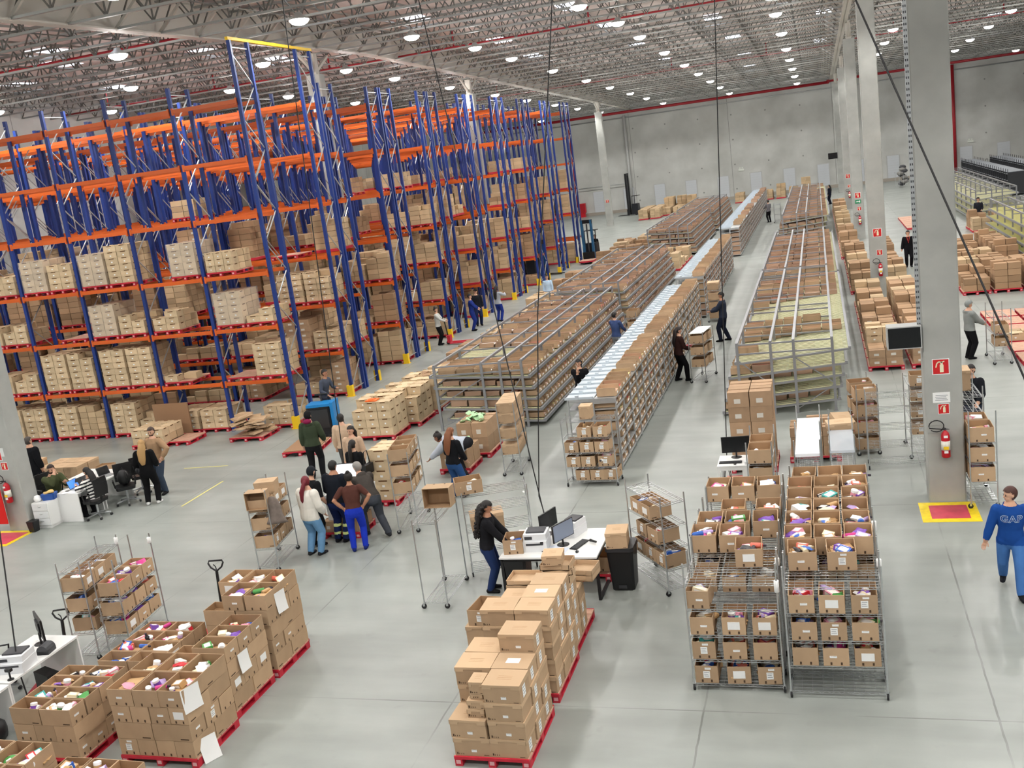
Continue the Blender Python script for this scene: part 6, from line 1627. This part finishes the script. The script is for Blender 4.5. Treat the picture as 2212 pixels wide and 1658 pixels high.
pallet(-15.4, 67.7, .12, 1.0, 1.1, 'red pallet on the forks of the blue stacker')
stacker('black reach truck with a tall mast near the back wall', -20.2, 112.5, R(-100), mat('reach_black', '1a1b1e', .4), 4.6, 'reach_truck')
stacker('dark blue forklift partly hidden among the blue rack ends', -17.3, 63.2, R(80), mat('stacker_navy', '1b4f8c', .4), 2.3)

# ------------------------------------------------------------------ safety kit, signs, mats, cables
def extinguisher(label, x, y, z, s=1.0):
    t = thing('fire_extinguisher', label, 'fire extinguisher', (x, y, z)); t.scale = (s, s, s)
    link('cylinder', MB().lathe([(.06, 0), (.078, .015), (.078, .42), (.06, .48), (.03, .51), (.022, .53)], n=18).mesh('cyl', [RED], True), t)
    link('label_band', MB().lathe([(.0795, .15), (.0795, .33)], n=18).mesh('lb', [mat('ext_label', 'e9e6da', .5)], True), t)
    link('yellow_seal', MB().b2((-.045, -.083, .17), (.045, -.0795, .23)).mesh('ys', [YEL]), t)
    for zz in (.4, .1): link('white_sticker', MB().b2((-.035, -.082, zz), (.035, -.078, zz + .045)).mesh('ws', [WHITE]), t)
    link('valve', MB().loft([(0, 0, .52), (0, 0, .57)], [.022, .02], 8).loft([(0, 0, .56), (-.02, -.09, .6)], [.01, .008], 6).loft([(0, 0, .55), (.07, -.05, .56)], [.012, .006], 6).mesh('v', [DGREY]), t)
    pts = [(-.02, -.02, .55)]
    for i in range(15):
        a = R(-20) + 2 * PI * i / 15; pts.append((-.15 - .13 * math.cos(a), -.02, .62 + .11 * math.sin(a)))
    link('hose', MB().loft(pts, [.011] * len(pts), 6).mesh('hose', [CABLE], True), t)
def ext_sign(label, x, y, z, w=.3):
    t = thing('extinguisher_sign', label, 'sign', (x, y, z))
    link('sign_plate', MB().b2((-w / 2, -.004, 0), (w / 2, 0, w)).mesh('pl', [WHITE]), t)
    link('red_field', MB().b2((-w * .45, -.006, w * .05), (w * .45, -.004, w * .95)).mesh('rf', [mat('sign_red', 'd01c1f', .5)]), t)
    k = MB(); a = w
    k.b2((-a * .06, -.008, a * .15), (a * .16, -.006, a * .62)); k.b2((-a * .02, -.008, a * .62), (a * .12, -.006, a * .72))
    for p, q in (((.12, .74), (-.1, .82)), ((-.1, .82), (-.22, .72)), ((-.22, .72), (-.28, .46)), ((.0, .76), (.22, .84))):
        d = V((q[0] - p[0], 0, q[1] - p[1])); n = V((-d.z, 0, d.x)).normalized() * .035 * a
        P0, Q0 = V((p[0] * a, -.0075, p[1] * a)), V((q[0] * a, -.0075, q[1] * a)); k.add([P0 - n, Q0 - n, Q0 + n, P0 + n], [(0, 1, 2, 3)])
    link('pictogram', k.mesh('pg', [mat('sign_cream', 'f1ecc8', .5)]), t)
PF = PR[0][1] - .252
ext_sign('large red fire extinguisher sign on the big pillar', 1.93, PF, 2.5, .3)
ext_sign('small red fire extinguisher sign above the extinguisher on the big pillar', 1.95, PF, 1.74, .2)
nt = thing('notice', 'white printed notice on the big pillar between the two red signs', 'notice', (1.92, PF, 1.96)); link('sheet', MB().b2((-.15, -.003, 0), (.15, 0, .2)).mesh('n', [WHITE]), nt)
k = MB()
for i in range(4): k.b2((-.11 + .01 * (i % 2), -.0045, .045 + .03 * i), (.11 - .015 * (i % 3), -.003, .055 + .03 * i))
link('print', k.mesh('np', [mat('label_print', '8a8d92', .7)]), nt)
extinguisher('red fire extinguisher on the big pillar above the floor mat', 1.95, PF - .09, .92)
for i, (x, y) in enumerate(PR[1:4]):
    w = ('second', 'third', 'fourth')[i]; f = y - .252
    ext_sign('red fire extinguisher sign high on the %s pillar' % w, x, f, 2.5, .34); ext_sign('small red extinguisher sign on the %s pillar' % w, x + .05, f, 1.75, .22); extinguisher('red fire extinguisher on the %s pillar of the row' % w, x + .05, f - .09, .9)
ext_sign('red fire extinguisher sign on the slender far pillar', -20.1, 100.04, 2.3, .3)
ex = thing('exit_sign', 'small green exit arrow sign under the red sign on the third pillar', 'sign', (2.2, 65.94, 2.18)); link('sign_plate', MB().b2((-.17, -.004, 0), (.17, 0, .22)).mesh('e', [mat('exit_green', '2f8f62', .5)]), ex); link('arrow', MB().b2((-.1, -.006, .09), (.05, -.004, .13)).b2((.06, -.006, .05), (.12, -.004, .17)).mesh('a', [WHITE]), ex)
for i, (x, w) in enumerate(((-8.3, 'near the middle'), (15.6, 'beyond the pillars'))): tag(link('emergency_light', MB().b2((-.3, -.06, 0), (.3, 0, .22)).b2((-.2, -.05, .25), (-.05, 0, .38)).b2((.05, -.05, .25), (.2, 0, .38)).mesh('el', [mat('em_light', 'dfe3da', .5), ]), loc=(x, 119.55, 3.1)), 'small white emergency light on the back wall %s' % w, 'light')
# left office pillar
ext_sign('red sign at the frame edge on the office pillar', -19.86, 19.298, 1.85, .26); ext_sign('small red extinguisher sign on the office pillar', -19.72, 19.298, 1.6, .2); extinguisher('red fire extinguisher on the office pillar', -19.72, 19.2, .78)
tag(link('notice', MB().b2((-.12, -.003, 0), (.12, 0, .22)).mesh('n', [mat('faded_paper', 'dcdfdd', .6)]), loc=(-19.76, 19.298, 1.95)), 'pale paper notice on the office pillar', 'notice')
tag(link('red_board', MB().b2((-.2, -.02, .25), (.2, 0, 1.25)).mesh('rb', [mat('board_red', 'd50a0a', .5)]), loc=(-20.05, 19.12, 0)), 'bright red panel leaning beside the office pillar', 'panel')
# floor mats
def mat_paint(label, x0, y0, x1, y1, b):
    t = thing('floor_marking', label, 'floor marking', ((x0 + x1) / 2, (y0 + y1) / 2, 0)); w, d = (x1 - x0) / 2, (y1 - y0) / 2
    link('yellow_border', MB().b2((-w, -d, .001), (w, d, .003)).mesh('y', [mat('floor_yellow', 'f0d21a', .45, noise=.12, nscale=9)]), t)
    link('red_field', MB().b2((-w + b, -d + b, .003), (w - b, d - b, .005)).mesh('r', [mat('floor_red', 'c9475a', .4, noise=.14, nscale=5)]), t)
mat_paint('red floor square with yellow border at the foot of the big pillar', 1.42, 18.6, 2.42, 19.62, .17)
mat_paint('red floor square with yellow border by the office pillar', -20.3, 18.25, -19.2, 19.28, .13)
for i, (a, b) in enumerate((((-18.08, 23.99), (-16.66, 24.08)), ((-15.92, 20.71), (-15.93, 22.66)))):
    d = V((b[0] - a[0], b[1] - a[1], 0)); n = V((-d.y, d.x, 0)).normalized() * .025
    k = MB(); k.add([V((a[0], a[1], .003)) - n, V((b[0], b[1], .003)) - n, V((b[0], b[1], .003)) + n, V((a[0], a[1], .003)) + n], [(0, 1, 2, 3)])
    tag(link('floor_line', k.mesh('fl', [mat('line_yellow', 'dfd77a', .6)])), 'thin yellow painted floor line, %s' % ('parallel to the front rack', 'square to the front rack')[i], 'floor line')
# screen on the big pillar and its cable rail
mn = thing('pillar_monitor', 'grey-cased monitor hung on the side of the big pillar', 'monitor', (1.32, 19.6, 3.05)); link('case', MB().b2((-.3, -.06, -.0), (.3, .3, .42)).mesh('c', [mat('case_grey', 'b3b4b2', .5)]), mn)
link('screen', MB().b2((-.28, -.064, .02), (.28, -.06, .4)).mesh('s', [SCREEN]), mn)
rail = MB(); rail.b2((-.035, -.03, 0), (.035, .0, 9.6), 0)
for i in range(95):
    for s in (-1, 1): rail.b2((s * .016 - .009, -.033, .06 + i * .1), (s * .016 + .009, -.03, .1 + i * .1), 1)
tag(link('perforated_rail', rail.mesh('rail', [GALV, DGREY]), loc=(1.59, 19.7, 3.4)), 'perforated galvanised cable rail up the edge of the big pillar', 'rail')
tag(link('far_monitor', MB().b2((-.45, 0, 0), (.45, .1, .6)).mesh('fm', [SCREEN]), loc=(1.5, 109.6, 3.5)), 'dark screen on the farthest pillar', 'monitor')
def cable(label, pts, r=.010):
    out = []
    for p, q in zip(pts, pts[1:]):
        for i in range(8): out.append(V(p).lerp(V(q), i / 8))
    out.append(V(pts[-1])); tag(link('hanging_cable', MB().loft(out, [r] * len(out), 6).mesh('cb', [CABLE], True)), label, 'cable')
def up(p, q, z=12.6): p, q = V(p), V(q); return tuple(q + (q - p) * ((z - q.z) / (q.z - p.z)))
a, b = (-10.25, 18.98, 1.0), (-9.82, 19, 11.04); cable('black cable hanging from the roof to the bright screen of the group', [up(a, b), b, a])
a, b = (-5.2, 16.9, .85), (-7.36, 20, 10.73); cable('slanting black cable from the roof to the packing desk', [up(a, b), b, a], .011)
a, b = (-5.3, 17.0, 1.3), (-4.19, 18, 9.98); cable('near-vertical black cable with slack above the packing desk', [up(a, b), b, (-5.0, 17.4, 4.6), a, (-5.1, 16.7, .82)], .011)
a, b = (-2.22, 20.75, .76), (-1.7, 21, 9.88); cable('black cable from the roof to the white computer desk', [up(a, b), b, a], .011)
a, b = (2.36, 14, 3.8), (.66, 16, 8.94); cable('thick black cable slanting down across the big pillar', [up(a, b, 12.2), b, a, (3.55, 12.6, .0)], .015)
a, b = (-12.2, 11.25, .8), (-12.68, 12, 2.745); cable('black cable dropping to the desk at the near edge', [(-13.2, 13.4, 12.2), b, a, (-12.1, 11.2, .35)], .012)
# litter
for i, (x, y, w) in enumerate(((-5.1, 12.6, 'beside the lidded stacks'), (-1.9, 25.2, 'yellowish scrap in the aisle'), (-6.9, 21.0, 'near the vest woman'))):
    tag(link('paper_scrap', MB().box((0, 0, .004), (.12, .04, .006)).mesh('ps', [WHITE]), loc=(x, y, 0), rotz=i), 'small pale paper scrap on the floor, %s' % w, 'scrap')
# ------------------------------------------------------------------ light, view, finish
flush_reg(); flush_pallets()
w = bpy.data.worlds.new('hall_air'); SC.world = w; w.use_nodes = True
w.node_tree.nodes['Background'].inputs['Color'].default_value = (.93, .96, 1, 1)
w.node_tree.nodes['Background'].inputs['Strength'].default_value = .42
SC.view_settings.view_transform = 'Standard'; SC.view_settings.look = 'None'
SC.view_settings.exposure = -.32
SC.cycles.max_bounces = 5; SC.cycles.diffuse_bounces = 3; SC.cycles.glossy_bounces = 2; SC.cycles.transparent_max_bounces = 8; SC.cycles.transmission_bounces = 2
SC.cycles.use_denoising = True
SC.cycles.sample_clamp_indirect = 6

SC.cycles.use_adaptive_sampling = True; SC.cycles.adaptive_threshold = .15; SC.cycles.adaptive_min_samples = 8
SC.cycles.max_bounces = 4; SC.cycles.diffuse_bounces = 2; SC.cycles.glossy_bounces = 2; SC.cycles.transparent_max_bounces = 6
